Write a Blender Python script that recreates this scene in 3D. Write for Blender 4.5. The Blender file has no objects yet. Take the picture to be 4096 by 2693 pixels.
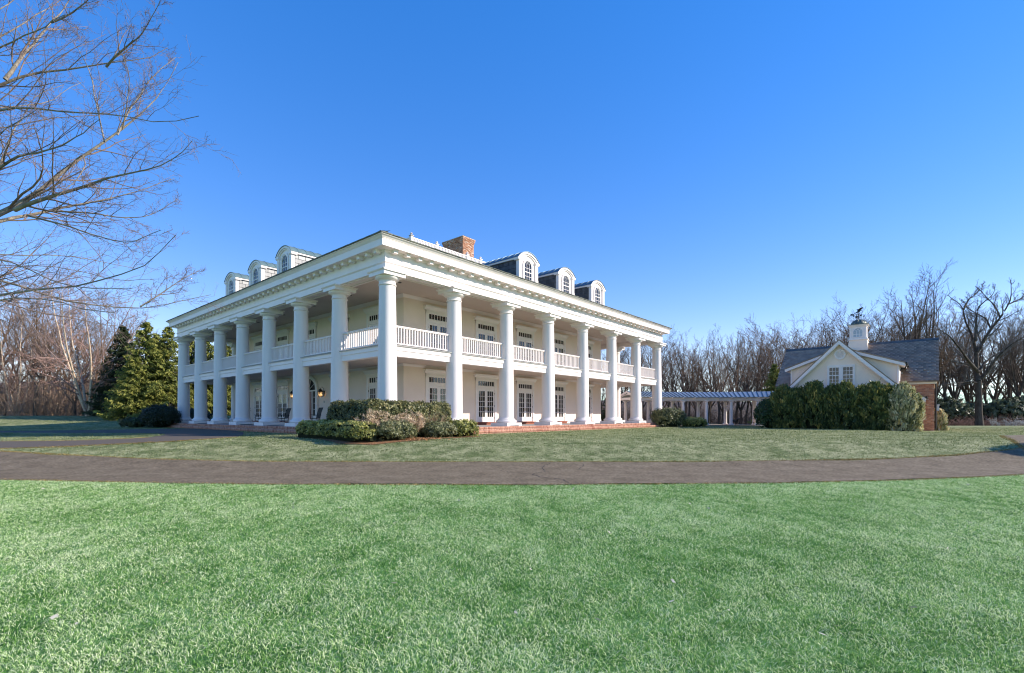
import bpy, bmesh, math, random
import numpy as np
from mathutils import Vector, Matrix

SC = bpy.context.scene
COL = SC.collection
rad = math.radians

# ------------------------------------------------------------------ camera
cam_d = bpy.data.cameras.new('camera'); cam = bpy.data.objects.new('camera', cam_d); COL.objects.link(cam)
cam_d.sensor_width = 36.0; cam_d.lens = 1962.0 / 4096.0 * 36.0
cam_d.shift_y = 318.5 / 4096.0
cam_d.clip_start = 0.1; cam_d.clip_end = 3000.0
cam.location = (0, 0, 0.95); cam.rotation_euler = (rad(90), 0, 0)
SC.camera = cam

# ------------------------------------------------------------------ sky and sun
SUN_AZ = -1.0       # degrees, counter-clockwise from +X: the sun stands to the right
SUN_EL = 28.0
w = bpy.data.worlds.new('World'); SC.world = w; w.use_nodes = True
nt = w.node_tree; nt.nodes.clear()
sky = nt.nodes.new('ShaderNodeTexSky'); sky.sky_type = 'NISHITA'; sky.sun_disc = False
sky.sun_elevation = rad(SUN_EL); sky.sun_rotation = rad(90 - SUN_AZ)
sky.air_density = 1.0; sky.dust_density = 0.0; sky.ozone_density = 2.0; sky.altitude = 50
# the whole sky graded alike, as the photograph's: evener brightness, deeper blue
sep = nt.nodes.new('ShaderNodeSeparateColor'); sep.mode = 'HSV'; com = nt.nodes.new('ShaderNodeCombineColor'); com.mode = 'HSV'
def wmath(op, a, b, c=None):
    n = nt.nodes.new('ShaderNodeMath'); n.operation = op; nt.links.new(a, n.inputs[0]); n.inputs[1].default_value = b
    if c is not None: n.inputs[2].default_value = c
    return n.outputs[0]
nt.links.new(sky.outputs[0], sep.inputs[0])
nt.links.new(wmath('MULTIPLY_ADD', sep.outputs[0], .5, .317), com.inputs[0])
nt.links.new(wmath('MINIMUM', wmath('MULTIPLY', wmath('POWER', sep.outputs[1], 1.3), 1.54), .95), com.inputs[1])
nt.links.new(wmath('MULTIPLY', wmath('POWER', sep.outputs[2], .62), 1.42), com.inputs[2])
bg = nt.nodes.new('ShaderNodeBackground'); bg.inputs['Strength'].default_value = 0.125
wo = nt.nodes.new('ShaderNodeOutputWorld')
nt.links.new(com.outputs[0], bg.inputs['Color'])
nt.links.new(bg.outputs[0], wo.inputs['Surface'])
sun_d = bpy.data.lights.new('sun', 'SUN'); sun = bpy.data.objects.new('sun', sun_d); COL.objects.link(sun)
sun_d.energy = 3.1; sun_d.angle = rad(0.5); sun_d.color = (1.0, 0.91, 0.785)
_sd = Vector((math.cos(rad(SUN_AZ)) * math.cos(rad(SUN_EL)), math.sin(rad(SUN_AZ)) * math.cos(rad(SUN_EL)), math.sin(rad(SUN_EL))))
sun.rotation_euler = (-_sd).to_track_quat('-Z', 'Y').to_euler(); sun.location = (60, 0, 40)
vs = SC.view_settings; vs.view_transform = 'Standard'; vs.look = 'None'; vs.exposure = 1.32; vs.gamma = 1.0; vs.use_curve_mapping = False
SC.cycles.use_denoising = True; SC.cycles.filter_width = 1.15
SC.cycles.max_bounces = 8; SC.cycles.diffuse_bounces = 6; SC.cycles.transparent_max_bounces = 6

# ------------------------------------------------------------------ helpers
def link(o, parent=None):
    COL.objects.link(o)
    if parent is not None: o.parent = parent
    return o
def tag(o, label=None, cat=None, group=None, kind=None):
    if label: o['label'] = label
    if cat: o['category'] = cat
    if group: o['group'] = group
    if kind: o['kind'] = kind
    return o
def empty(name, loc=(0, 0, 0), rz=0.0, parent=None):
    o = bpy.data.objects.new(name, None); o.empty_display_size = 0.2
    o.location = loc; o.rotation_euler = (0, 0, rz)
    return link(o, parent)
def inst(mesh, name, parent=None, loc=(0, 0, 0), rz=0.0, sc=None):
    o = bpy.data.objects.new(name, mesh); o.location = loc; o.rotation_euler = (0, 0, rz)
    if sc: o.scale = sc
    return link(o, parent)
def copy_tree(o, parent=None):
    c = o.copy(); link(c, parent)
    for ch in list(o.children): copy_tree(ch, c)
    return c

def np_mesh(name, V, F, mat=None, smooth=False, tint=None):
    """V (n,3), F (m,k) int array -> mesh datablock, quickly; tint: per-vertex 0..1 values in attribute 'tint'"""
    V = np.asarray(V, np.float32); F = np.asarray(F, np.int32)
    me = bpy.data.meshes.new(name)
    k = F.shape[1]; m = F.shape[0]
    me.vertices.add(len(V)); me.vertices.foreach_set('co', V.ravel())
    me.loops.add(m * k); me.loops.foreach_set('vertex_index', F.ravel())
    me.polygons.add(m); me.polygons.foreach_set('loop_start', np.arange(0, m * k, k, dtype=np.int32))
    if smooth: me.polygons.foreach_set('use_smooth', np.ones(m, bool))
    if tint is not None:
        at = me.attributes.new('tint', 'FLOAT', 'POINT'); at.data.foreach_set('value', np.asarray(tint, np.float32))
    me.update(calc_edges=True)
    if mat: me.materials.append(mat)
    return me

class MB:
    """collects boxes, lathes, tubes, prisms; build() makes ONE mesh object"""
    def __init__(s): s.v = []; s.f = []
    def add(s, vs_, fs):
        n = len(s.v); s.v.extend([tuple(p) for p in vs_]); s.f.extend([tuple(i + n for i in f) for f in fs]); return s
    def box(s, x0, x1, y0, y1, z0, z1):
        return s.add([(x0, y0, z0), (x1, y0, z0), (x1, y1, z0), (x0, y1, z0), (x0, y0, z1), (x1, y0, z1), (x1, y1, z1), (x0, y1, z1)],
                     [(0, 3, 2, 1), (4, 5, 6, 7), (0, 1, 5, 4), (1, 2, 6, 5), (2, 3, 7, 6), (3, 0, 4, 7)])
    def obox(s, c, ax, hx, ay, hy, az, hz):
        c = Vector(c); ax = Vector(ax).normalized() * hx; ay = Vector(ay).normalized() * hy; az = Vector(az).normalized() * hz
        vs_ = [c + ax * i + ay * j + az * k for k in (-1, 1) for (i, j) in ((-1, -1), (1, -1), (1, 1), (-1, 1))]
        return s.add(vs_, [(0, 3, 2, 1), (4, 5, 6, 7), (0, 1, 5, 4), (1, 2, 6, 5), (2, 3, 7, 6), (3, 0, 4, 7)])
    def bar(s, a, b, wd, ht=None):
        """square bar from a to b"""
        a = Vector(a); b = Vector(b); d = b - a; ht = ht or wd
        up = Vector((0, 0, 1)) if abs(d.normalized().z) < .95 else Vector((0, 1, 0))
        sx = d.cross(up).normalized(); sz = sx.cross(d).normalized()
        return s.obox((a + b) / 2, d, d.length / 2, sx, wd / 2, sz, ht / 2)
    def prism(s, poly, fn, a, b):
        """poly: 2D outline; fn(u,v,t) -> 3D point; extruded from t=a to t=b"""
        n = len(poly)
        vs_ = [fn(u, v, a) for u, v in poly] + [fn(u, v, b) for u, v in poly]
        fs = [tuple(range(n)), tuple(range(2 * n - 1, n - 1, -1))] + [(i, i + n, (i + 1) % n + n, (i + 1) % n) for i in range(n)]
        return s.add(vs_, fs)
    def band(s, inner, outer, fn, a, b):
        """closed-section strip between two polylines (2D), extruded a..b"""
        n = len(inner)
        vs_ = [fn(*p, a) for p in inner] + [fn(*p, a) for p in outer] + [fn(*p, b) for p in inner] + [fn(*p, b) for p in outer]
        fs = []
        for i in range(n - 1):
            fs += [(i, i + 1, n + i + 1, n + i), (2 * n + i, 3 * n + i, 3 * n + i + 1, 2 * n + i + 1),
                   (i, 2 * n + i, 2 * n + i + 1, i + 1), (n + i, n + i + 1, 3 * n + i + 1, 3 * n + i)]
        fs += [(0, n, 3 * n, 2 * n), (n - 1, 3 * n - 1, 4 * n - 1, 2 * n - 1)]
        return s.add(vs_, fs)
    def lathe(s, prof, seg=24, c=(0, 0, 0), cap=True):
        n = len(prof); vs_ = []; fs = []
        for r, z in prof:
            for k in range(seg):
                a = 2 * math.pi * k / seg; vs_.append((c[0] + r * math.cos(a), c[1] + r * math.sin(a), c[2] + z))
        for i in range(n - 1):
            for k in range(seg):
                k2 = (k + 1) % seg; fs.append((i * seg + k, i * seg + k2, (i + 1) * seg + k2, (i + 1) * seg + k))
        if cap: fs += [tuple(range(seg - 1, -1, -1)), tuple(range((n - 1) * seg, n * seg))]
        return s.add(vs_, fs)
    def tube(s, pts, r, seg=6):
        pts = [Vector(p) for p in pts]; n = len(pts)
        rr = r if isinstance(r, (list, tuple)) else [r] * n
        vs_ = []; fs = []; ref = Vector((0.31, 0.2, 0.93))
        for i, p in enumerate(pts):
            t = (pts[min(i + 1, n - 1)] - pts[max(i - 1, 0)]).normalized()
            if abs(t.dot(ref)) > .97: ref = Vector((0.9, 0.3, 0.1))
            a = t.cross(ref).normalized(); b = t.cross(a).normalized()
            for k in range(seg):
                q = 2 * math.pi * k / seg; vs_.append(p + (a * math.cos(q) + b * math.sin(q)) * rr[i])
        for i in range(n - 1):
            for k in range(seg):
                k2 = (k + 1) % seg; fs.append((i * seg + k, i * seg + k2, (i + 1) * seg + k2, (i + 1) * seg + k))
        fs += [tuple(range(seg - 1, -1, -1)), tuple(range((n - 1) * seg, n * seg))]
        return s.add(vs_, fs)
    def ring(s, prof, S, closed=True):
        """profile of (offset outwards, z), carried round the square 0..S with mitred corners"""
        n = len(prof); vs_ = []; fs = []
        for sx, sy in ((0, 0), (1, 0), (1, 1), (0, 1)):
            for o, z in prof: vs_.append((S * sx + (o if sx else -o), S * sy + (o if sy else -o), z))
        for c in range(4):
            d = (c + 1) % 4
            for i in range(n if closed else n - 1):
                j = (i + 1) % n; fs.append((c * n + i, c * n + j, d * n + j, d * n + i))
        return s.add(vs_, fs)
    def mesh(s, name, mat=None, smooth=False, angle=None):
        me = bpy.data.meshes.new(name); me.from_pydata([tuple(p) for p in s.v], [], s.f)
        bm = bmesh.new(); bm.from_mesh(me); bmesh.ops.recalc_face_normals(bm, faces=bm.faces)
        if smooth:
            for f in bm.faces: f.smooth = True
            lim = rad(angle or 40)
            for e in bm.edges:
                if len(e.link_faces) == 2 and e.calc_face_angle(0) > lim: e.smooth = False
        bm.to_mesh(me); bm.free(); me.update()
        if mat: me.materials.append(mat)
        return me
    def build(s, name, mat, parent=None, smooth=False, loc=(0, 0, 0), rz=0.0, angle=None):
        return inst(s.mesh(name, mat, smooth, angle), name, parent, loc, rz)

# ------------------------------------------------------------------ materials
def mat(name, c1, c2=None, scale=4.0, rough=0.6, bump=0.0, bscale=40.0, spec=0.35, metallic=0.0, rnd=0.0, detail=5.0,
        contrast=(0.35, 0.65), grain=None, tint=None, emit=None, streak=None, trans=0.0, bdist=0.02):
    m = bpy.data.materials.new(name); m.use_nodes = True; t = m.node_tree; N = t.nodes; L = t.links
    b = N['Principled BSDF']; b.inputs['Roughness'].default_value = rough; b.inputs['Metallic'].default_value = metallic
    b.inputs['Specular IOR Level'].default_value = spec
    tc = N.new('ShaderNodeTexCoord')
    def noise(sc, det, vec=None):
        n = N.new('ShaderNodeTexNoise'); n.inputs['Scale'].default_value = sc; n.inputs['Detail'].default_value = det
        if vec is None: L.new(tc.outputs['Object'], n.inputs['Vector'])
        else: L.new(vec, n.inputs['Vector'])
        return n
    col = None
    if c2 is None: c2 = tuple(x * 0.9 for x in c1)
    vec = None
    if streak:
        mp = N.new('ShaderNodeMapping'); mp.inputs['Scale'].default_value = streak; L.new(tc.outputs['Object'], mp.inputs['Vector']); vec = mp.outputs[0]
    n = noise(scale, detail, vec)
    r = N.new('ShaderNodeValToRGB'); r.color_ramp.elements[0].position = contrast[0]; r.color_ramp.elements[1].position = contrast[1]
    r.color_ramp.elements[0].color = (*c1, 1); r.color_ramp.elements[1].color = (*c2, 1)
    L.new(n.outputs['Fac'], r.inputs['Fac']); col = r.outputs['Color']
    if grain:
        gn = noise(grain[0], 2.0); gm = N.new('ShaderNodeMapRange'); gm.inputs['From Min'].default_value = .3; gm.inputs['From Max'].default_value = .7
        gm.inputs['To Min'].default_value = 1 - grain[1]; gm.inputs['To Max'].default_value = 1 + grain[1]; L.new(gn.outputs['Fac'], gm.inputs['Value'])
        mx = N.new('ShaderNodeMix'); mx.data_type = 'RGBA'; mx.blend_type = 'MULTIPLY'; mx.inputs[0].default_value = 1.0
        L.new(col, mx.inputs[6]); L.new(gm.outputs[0], mx.inputs[7]); col = mx.outputs[2]
    if tint:                      # per-leaf / per-blade colour from the mesh attribute 'tint'
        at = N.new('ShaderNodeAttribute'); at.attribute_name = 'tint'
        rr = N.new('ShaderNodeValToRGB'); els = rr.color_ramp.elements
        els[0].color = (*tint[0], 1); els[1].color = (*tint[-1], 1)
        for i, c in enumerate(tint[1:-1]):
            e = els.new((i + 1) / (len(tint) - 1)); e.color = (*c, 1)
        L.new(at.outputs['Fac'], rr.inputs['Fac'])
        mx = N.new('ShaderNodeMix'); mx.data_type = 'RGBA'; mx.blend_type = 'MULTIPLY'; mx.inputs[0].default_value = 1.0
        L.new(rr.outputs['Color'], mx.inputs[6]); L.new(col, mx.inputs[7]); col = mx.outputs[2]
    if rnd:
        oi = N.new('ShaderNodeObjectInfo'); mr = N.new('ShaderNodeMapRange')
        mr.inputs['To Min'].default_value = 1 - rnd; mr.inputs['To Max'].default_value = 1 + rnd
        L.new(oi.outputs['Random'], mr.inputs['Value'])
        mx = N.new('ShaderNodeMix'); mx.data_type = 'RGBA'; mx.blend_type = 'MULTIPLY'; mx.inputs[0].default_value = 1.0
        L.new(col, mx.inputs[6]); L.new(mr.outputs[0], mx.inputs[7]); col = mx.outputs[2]
    L.new(col, b.inputs['Base Color'])
    if bump:
        bn = noise(bscale, 6.0, None); bu = N.new('ShaderNodeBump'); bu.inputs['Strength'].default_value = bump; bu.inputs['Distance'].default_value = bdist
        L.new(bn.outputs['Fac'], bu.inputs['Height']); L.new(bu.outputs['Normal'], b.inputs['Normal'])
    if emit:
        b.inputs['Emission Color'].default_value = (*emit[0], 1); b.inputs['Emission Strength'].default_value = emit[1]
    if trans:
        tr = N.new('ShaderNodeBsdfTranslucent'); L.new(col, tr.inputs['Color'])
        ms = N.new('ShaderNodeMixShader'); ms.inputs[0].default_value = trans
        L.new(b.outputs[0], ms.inputs[1]); L.new(tr.outputs[0], ms.inputs[2])
        L.new(ms.outputs[0], N['Material Output'].inputs['Surface'])
    return m

WHITE = mat('white_paint', (.835, .748, .715), (.795, .71, .68), 1.3, .45, .05, 60)
COLPAINT = mat('column_paint', (.83, .752, .72), (.74, .67, .64), .9, .5, .12, 25, streak=(2.2, 2.2, .35))
STUCCO = mat('cream_stucco', (.86, .70, .605), (.82, .66, .565), .9, .85, .18, 90, spec=.2)
STUCCO2 = mat('garage_stucco', (.92, .75, .62), (.88, .71, .58), .8, .85, .2, 80, spec=.2)
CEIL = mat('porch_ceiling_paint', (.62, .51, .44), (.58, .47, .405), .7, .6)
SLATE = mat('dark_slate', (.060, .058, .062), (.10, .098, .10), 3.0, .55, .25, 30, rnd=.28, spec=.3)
SUNLITSLATE = mat('sunlit_slate', (.46, .445, .43), (.34, .335, .325), 4.0, .5, .25, 25, rnd=.16, spec=.4)  # same slate on the left dormer cheeks, sunlight put into its lighter colour
GARSLATE = mat('garage_slate', (.20, .133, .086), (.30, .208, .14), 2.5, .5, .25, 30, rnd=.30, spec=.35)
ROOFGREEN = mat('mossy_eave_slate', (.10, .105, .085), (.185, .185, .155), 2.5, .8, .6, 14, detail=8)
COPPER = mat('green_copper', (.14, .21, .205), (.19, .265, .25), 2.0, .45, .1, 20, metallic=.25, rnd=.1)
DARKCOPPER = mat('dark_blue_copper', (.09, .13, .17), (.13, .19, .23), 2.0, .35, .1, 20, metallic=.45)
SEAMDARK = mat('dark_seam_metal', (.05, .06, .07), None, 3, .6)  # near-black metal of the raised roof seams
SEAMMETAL = mat('blue_grey_metal_roof', (.20, .25, .29), (.26, .31, .35), 1.0, .42, .05, 20, metallic=.45, rnd=.06)
DOMECU = mat('weathered_copper_dome', (.09, .10, .09), (.18, .20, .17), 6.0, .5, .1, 30, metallic=.4)
BRICK = mat('red_brick', (.36, .135, .085), (.26, .085, .06), 6.0, .85, .3, 60, rnd=.0, spec=.15)
BRICKT = mat('brick_faces', (1, 1, 1), (.85, .82, .8), 9.0, .85, .3, 60, spec=.15, tint=[(.40, .15, .09), (.66, .27, .16), (.74, .36, .22), (.54, .21, .13), (.78, .50, .36)])
STEPBRICK = mat('step_brick_faces', (1, 1, 1), (.85, .83, .8), 9.0, .85, .3, 60, spec=.15, tint=[(.36, .13, .09), (.56, .28, .19), (.62, .36, .26), (.45, .20, .14)])
CHIMBRICK = mat('chimney_brick_faces', (1, 1, 1), (.8, .78, .75), 5.0, .85, .3, 60, spec=.15, tint=[(.34, .17, .11), (.58, .29, .18), (.68, .40, .27), (.46, .22, .14), (.80, .64, .52)])
MORTAR = mat('mortar', (.50, .44, .38), (.42, .37, .32), 10, .9, .2, 80)
FLAG = mat('grey_flagstone', (.32, .31, .29), (.40, .385, .36), 1.5, .7, .1, 20)
GLASS = mat('window_glass', (.012, .013, .014), (.035, .032, .028), .5, .025, .02, 3, spec=.5); GLASS.node_tree.nodes['Principled BSDF'].inputs['IOR'].default_value = 1.58
BLACK = mat('black_iron', (.018, .018, .018), (.03, .03, .03), 8, .45)
BRASS = mat('brass', (.45, .34, .16), None, 5, .3, metallic=.9)
REDDOOR = mat('red_door_paint', (.20, .045, .035), (.16, .035, .03), 3, .35, spec=.5)
ASPH = mat('worn_asphalt', (.140, .108, .070), (.205, .163, .110), 1.6, .9, .8, 60, spec=.15, detail=12, contrast=(.34, .68), grain=(14, .34))
ASPH2 = mat('shaded_asphalt', (.09, .072, .055), (.14, .115, .09), 40.0, .85, .5, 110, spec=.25, detail=9, contrast=(.3, .7))  # the drive's asphalt again, shade on the loop put into its darker colour
MULCH = mat('leaf_mulch', (.14, .06, .03), (.36, .18, .08), 14.0, .95, .9, 40, detail=8)

# ------------------------------------------------------------------ ground
def ss(a, b, x):
    t = np.clip((x - a) / (b - a), 0, 1); return t * t * (3 - 2 * t)
def gz(x, y):
    x = np.asarray(x, float); y = np.asarray(y, float)
    z = -.65 + .65 * ss(14.5, 20, y)
    z = z + 1.0 * ss(42, 57, y) * ss(8, 26, -x)
    z = z - .15 * ss(23, 29, x) * ss(22, 34, y)
    z = z - .7 * ss(55, 80, y) * ss(26, 50, x)
    return z
NEAR = np.array([(-60, 30), (-30, 18.2), (-18, 13.6), (-12.89, 12.35), (-10.74, 12.03), (-8.04, 11.7), (-6.14, 11.52), (-2.6, 11.4), (0, 11.4), (3.24, 11.5), (6.27, 11.7), (9.65, 12.2), (11.66, 12.7), (13.89, 13.35), (18, 14.8), (24, 17.6), (40, 26)])
FAR = np.array([(-60, 35), (-30, 21), (-18.06, 17.3), (-14.92, 16.75), (-11.9, 16.22), (-8.49, 15.92), (-3.62, 15.85), (0, 15.85), (4.46, 15.87), (8.55, 15.97), (12.89, 16.32), (15.48, 16.85), (18, 17.55), (24, 20.4), (40, 29)])
yn = lambda x: np.interp(x, NEAR[:, 0], NEAR[:, 1])
yf = lambda x: np.interp(x, FAR[:, 0], FAR[:, 1])
ymid = lambda x: (yn(x) + yf(x)) / 2

FRONTGRASS = mat('front_turf', (.042, .125, .028), (.11, .235, .072), 2.2, .9, .8, 55, spec=.1, detail=9)
BACKGRASS = mat('back_turf', (.115, .145, .055), (.30, .305, .16), 2.0, .9, .9, 45, spec=.1, detail=12, contrast=(.36, .62), grain=(9, .3))
def lawn_sheet(name, y0fn, y1fn, xs, ts, m, label_kind):
    X = np.repeat(np.asarray(xs)[:, None], len(ts), 1); T = np.repeat(np.asarray(ts)[None, :], len(xs), 0)
    Y = y0fn(X) + (y1fn(X) - y0fn(X)) * T
    Z = gz(X, Y); nx, ny = X.shape
    idx = np.arange(nx * ny).reshape(nx, ny)
    F = np.stack([idx[:-1, :-1], idx[1:, :-1], idx[1:, 1:], idx[:-1, 1:]], -1).reshape(-1, 4)
    me = np_mesh(name, np.stack([X, Y, Z], -1).reshape(-1, 3), F, m, smooth=True)
    o = inst(me, name); o['kind'] = 'structure'; return o
xs = np.unique(np.concatenate([np.linspace(-600, -60, 12), np.arange(-60, 60.1, 1.0), np.linspace(60, 600, 12)]))
lawn_sheet('front_lawn', lambda x: np.full_like(x, -40.0), ymid, xs, np.concatenate([np.linspace(0, .7, 8), np.linspace(.72, 1, 18)]), FRONTGRASS, 0)
tb = np.concatenate([np.linspace(0, .045, 46), np.linspace(.05, .14, 40), np.linspace(.16, 1, 16)])
lawn_sheet('back_lawn', ymid, lambda x: np.full_like(x, 900.0), xs, tb, BACKGRASS, 0)

def strip(name, pairs, m, dz=.02, na=6, nb=6, kind='structure'):
    """road sheet between paired edge points, laid just above the ground"""
    P = np.array(pairs, float)      # (n,2,2)
    A = []
    for i in range(len(P) - 1):
        for k in range(nb): A.append(P[i] + (P[i + 1] - P[i]) * k / nb)
    A.append(P[-1]); A = np.array(A)
    t = np.linspace(0, 1, na + 1)[None, :, None]
    G = A[:, :1] * (1 - t) + A[:, 1:] * t
    Z = gz(G[..., 0], G[..., 1]) + dz
    n1, n2 = G.shape[:2]; idx = np.arange(n1 * n2).reshape(n1, n2)
    F = np.stack([idx[:-1, :-1], idx[1:, :-1], idx[1:, 1:], idx[:-1, 1:]], -1).reshape(-1, 4)
    o = inst(np_mesh(name, np.concatenate([G, Z[..., None]], -1).reshape(-1, 3), F, m, smooth=True), name)
    o['kind'] = kind; return o
dx = np.concatenate([np.arange(-60, -22, 2.0), np.arange(-22, 26, .6), np.arange(26, 40.1, 2.0)])
rs_ = np.random.RandomState(3)
jn = np.convolve(rs_.normal(0, .09, len(dx) + 2), [.25, .5, .25], 'valid'); jf = np.convolve(rs_.normal(0, .09, len(dx) + 2), [.25, .5, .25], 'valid')
road = strip('driveway_road', [((x, yn(x) + a), (x, yf(x) + b)) for x, a, b in zip(dx, jn, jf)], ASPH, .022, 10, 2)
loop = [((-60, 24), (-60, 26)), ((-40, 19.0), (-40, 20.6)), ((-24, 18.0), (-24, 19.4)), ((-18.6, 17.8), (-19.9, 19.1)), ((-16.65, 18.1), (-18.26, 19.2)), ((-14.8, 18.6), (-16.8, 19.45)),
        ((-13.2, 19.2), (-16.2, 19.9)), ((-12.4, 20.1), (-15.95, 20.6)), ((-12.4, 22), (-16, 21.6)), ((-13.3, 24.25), (-16.6, 23)), ((-15.3, 28), (-17.4, 24.6)),
        ((-18.3, 32.3), (-18.6, 26.2)), ((-22, 36.2), (-20.0, 27.0)), ((-24.6, 37.2), (-22.5, 27.3)), ((-27.8, 33.8), (-26, 27.5)), ((-30.5, 31.4), (-29, 28)),
        ((-40, 31.5), (-40, 29)), ((-60, 33), (-60, 30.5))]
strip('circular_driveway_road', loop, ASPH2, .016, 8, 4)
strip('garage_driveway_road', [((18.2, 17.3), (23, 18.5)), ((18.67, 17.9), (23.5, 19.5)), ((19.6, 19.1), (24.6, 21)), ((21.4, 21.2), (27, 23.3)), ((23.64, 23.6), (32, 27)), ((27.5, 25.2), (36, 28)), ((45, 31), (48, 28.5))], ASPH, .018, 6, 4)
# cracks in the asphalt
def crack(name, pts, wd):
    V = []; F = []
    r = np.random.RandomState(int(abs(pts[0][0] * 100)) % 997)
    P = []
    for (a, b) in zip(pts[:-1], pts[1:]):
        n = max(2, int(math.dist(a, b) / .06))
        for k in range(n): P.append((a[0] + (b[0] - a[0]) * k / n + r.normal(0, .018), a[1] + (b[1] - a[1]) * k / n + r.normal(0, .018)))
    P = np.array(P); d = np.gradient(P, axis=0); d /= np.linalg.norm(d, axis=1)[:, None] + 1e-9; nrm = np.stack([-d[:, 1], d[:, 0]], 1)
    ww = wd * (0.35 + r.rand(len(P)))[:, None]
    A = P + nrm * ww; B = P - nrm * ww
    V = np.concatenate([np.c_[A, gz(A[:, 0], A[:, 1]) + .027], np.c_[B, gz(B[:, 0], B[:, 1]) + .027]])
    n = len(P); i = np.arange(n - 1)
    o = inst(np_mesh(name, V, np.stack([i, i + 1, n + i + 1, n + i], 1), CRACK), name, road); return o
CRACK = mat('tar_crack', (.02, .018, .017), None, 20, .9)
crack('crack', [(1.35, 11.6), (1.25, 12.2), (.75, 12.7), (.55, 13.3), (.95, 14.0), (.9, 15.0), (1.25, 15.7)], .014)
crack('crack', [(.55, 13.3), (.1, 13.6), (-.4, 14.3)], .010)
crack('crack', [(.95, 14.0), (1.9, 14.3), (2.3, 15.6)], .009)
crack('crack', [(-3.2, 12.4), (-2.2, 12.5), (-1.4, 12.45)], .009)

# ------------------------------------------------------------------ the mansion
HA = math.atan2(.7588, .6513)
HO = Vector((-5.87, 23.1, 0.0)); B_ = 4.24; S_ = 7 * B_; W_ = 3.74
HU = Vector((math.cos(HA), math.sin(HA), 0)); HV = Vector((-math.sin(HA), math.cos(HA), 0))
def hw(x, y, z=0): return HO + HU * x + HV * y + Vector((0, 0, z))
house = empty('mansion', HO, HA)
tag(house, 'white two-storey mansion with tall round columns, balconies and dormers', 'house')
FZ = 0.36
# porch floor, steps
MB().box(-.92, S_ + .92, -.92, S_ + .92, .02, FZ - .003).build('porch_floor', FLAG, house)
def rowlock(name, half_o, z0, z1, depth):
    """a step edge of bricks set on end along all the visible sides: every brick is real, joined as one part"""
    r = np.random.RandomState(5); V = []; F = []; T = []
    def brick(x0, x1, y0, y1, za, zb):
        n = len(V) ; j = r.uniform(-.004, .004, 3)
        V.extend([(x0 + j[0], y0 + j[1], za), (x1 + j[0], y0 + j[1], za), (x1 + j[0], y1 + j[1], za), (x0 + j[0], y1 + j[1], za),
                  (x0 + j[0], y0 + j[1], zb + j[2]), (x1 + j[0], y0 + j[1], zb + j[2]), (x1 + j[0], y1 + j[1], zb + j[2]), (x0 + j[0], y1 + j[1], zb + j[2])])
        F.extend([tuple(i + n for i in f) for f in [(0, 3, 2, 1), (4, 5, 6, 7), (0, 1, 5, 4), (1, 2, 6, 5), (2, 3, 7, 6), (3, 0, 4, 7)]]); T.extend([r.rand()] * 8)
    p = .072; o = half_o; n = int((S_ + 2 * o) / p)
    for i in range(n):
        a = -o + i * p
        brick(a, a + p - .011, -o, -o + depth, z0 + .055, z1); brick(-o, -o + depth, a + depth if i == 0 else a, a + p - .011, z0 + .055, z1) if a > -o + depth else None
    for i in range(int((S_ + 2 * o) / .215)):
        a = -o + i * .215
        brick(a, a + .204, -o + .006, -o + .09, z0, z0 + .05)
        if a > -o + .1: brick(-o + .006, -o + .09, a, a + .204, z0, z0 + .05)
    me = np_mesh(name, V, F, STEPBRICK, tint=T)
    oo = inst(me, name, house); oo['kind'] = 'stuff'; return oo
st = MB().ring([(.935, .0), (.935, FZ - .012), (.75, FZ - .012), (.75, .0)], S_).build('upper_step', MORTAR, house)
st2 = MB().ring([(1.285, -.06), (1.285, .172), (.9, .172), (.9, -.06)], S_).build('lower_step', MORTAR, house)
rb = rowlock('step_brick', .945, .18, FZ, .20); rb.parent = st
rb = rowlock('step_brick', 1.295, -.02, .18, .20); rb.parent = st2
# walls of the inner block
MB().box(W_, S_ - W_, W_, S_ - W_, FZ - .05, 8.3).build('wall', STUCCO, house)
MB().ring([(-W_ + .03, FZ), (-W_ + .03, FZ + .26), (-W_ + .015, FZ + .28), (-W_ - .05, FZ + .28), (-W_ - .05, FZ)], S_).build('baseboard', WHITE, house)
MB().ring([(-W_ + .01, 3.86), (-W_ + .05, 3.9), (-W_ + .12, 3.985), (-W_ + .12, 4.02), (-W_ - .05, 4.02), (-W_ - .05, 3.86)], S_).build('wall_cornice', WHITE, house)
MB().ring([(-W_ + .01, 7.84), (-W_ + .06, 7.88), (-W_ + .16, 7.99), (-W_ + .16, 8.03), (-W_ - .05, 8.03), (-W_ - .05, 7.84)], S_).build('wall_cornice', WHITE, house)
# balcony deck and its beam
MB().ring([(.13, 3.80), (.13, 4.07), (.17, 4.085), (.17, 4.25), (.20, 4.27), (.20, 4.285), (-.18, 4.285), (-.18, 3.80)], S_).build('balcony_beam', WHITE, house)
MB().ring([(.235, 4.288), (.235, 4.325), (-W_ - .05, 4.325), (-W_ - .05, 4.288)], S_).build('balcony_deck', FLAG, house)
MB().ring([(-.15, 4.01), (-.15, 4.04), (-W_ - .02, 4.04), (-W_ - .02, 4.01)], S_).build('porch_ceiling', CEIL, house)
MB().ring([(-.30, 8.02), (-.30, 8.06), (-W_ - .02, 8.06), (-W_ - .02, 8.02)], S_).build('balcony_ceiling', CEIL, house)
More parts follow.
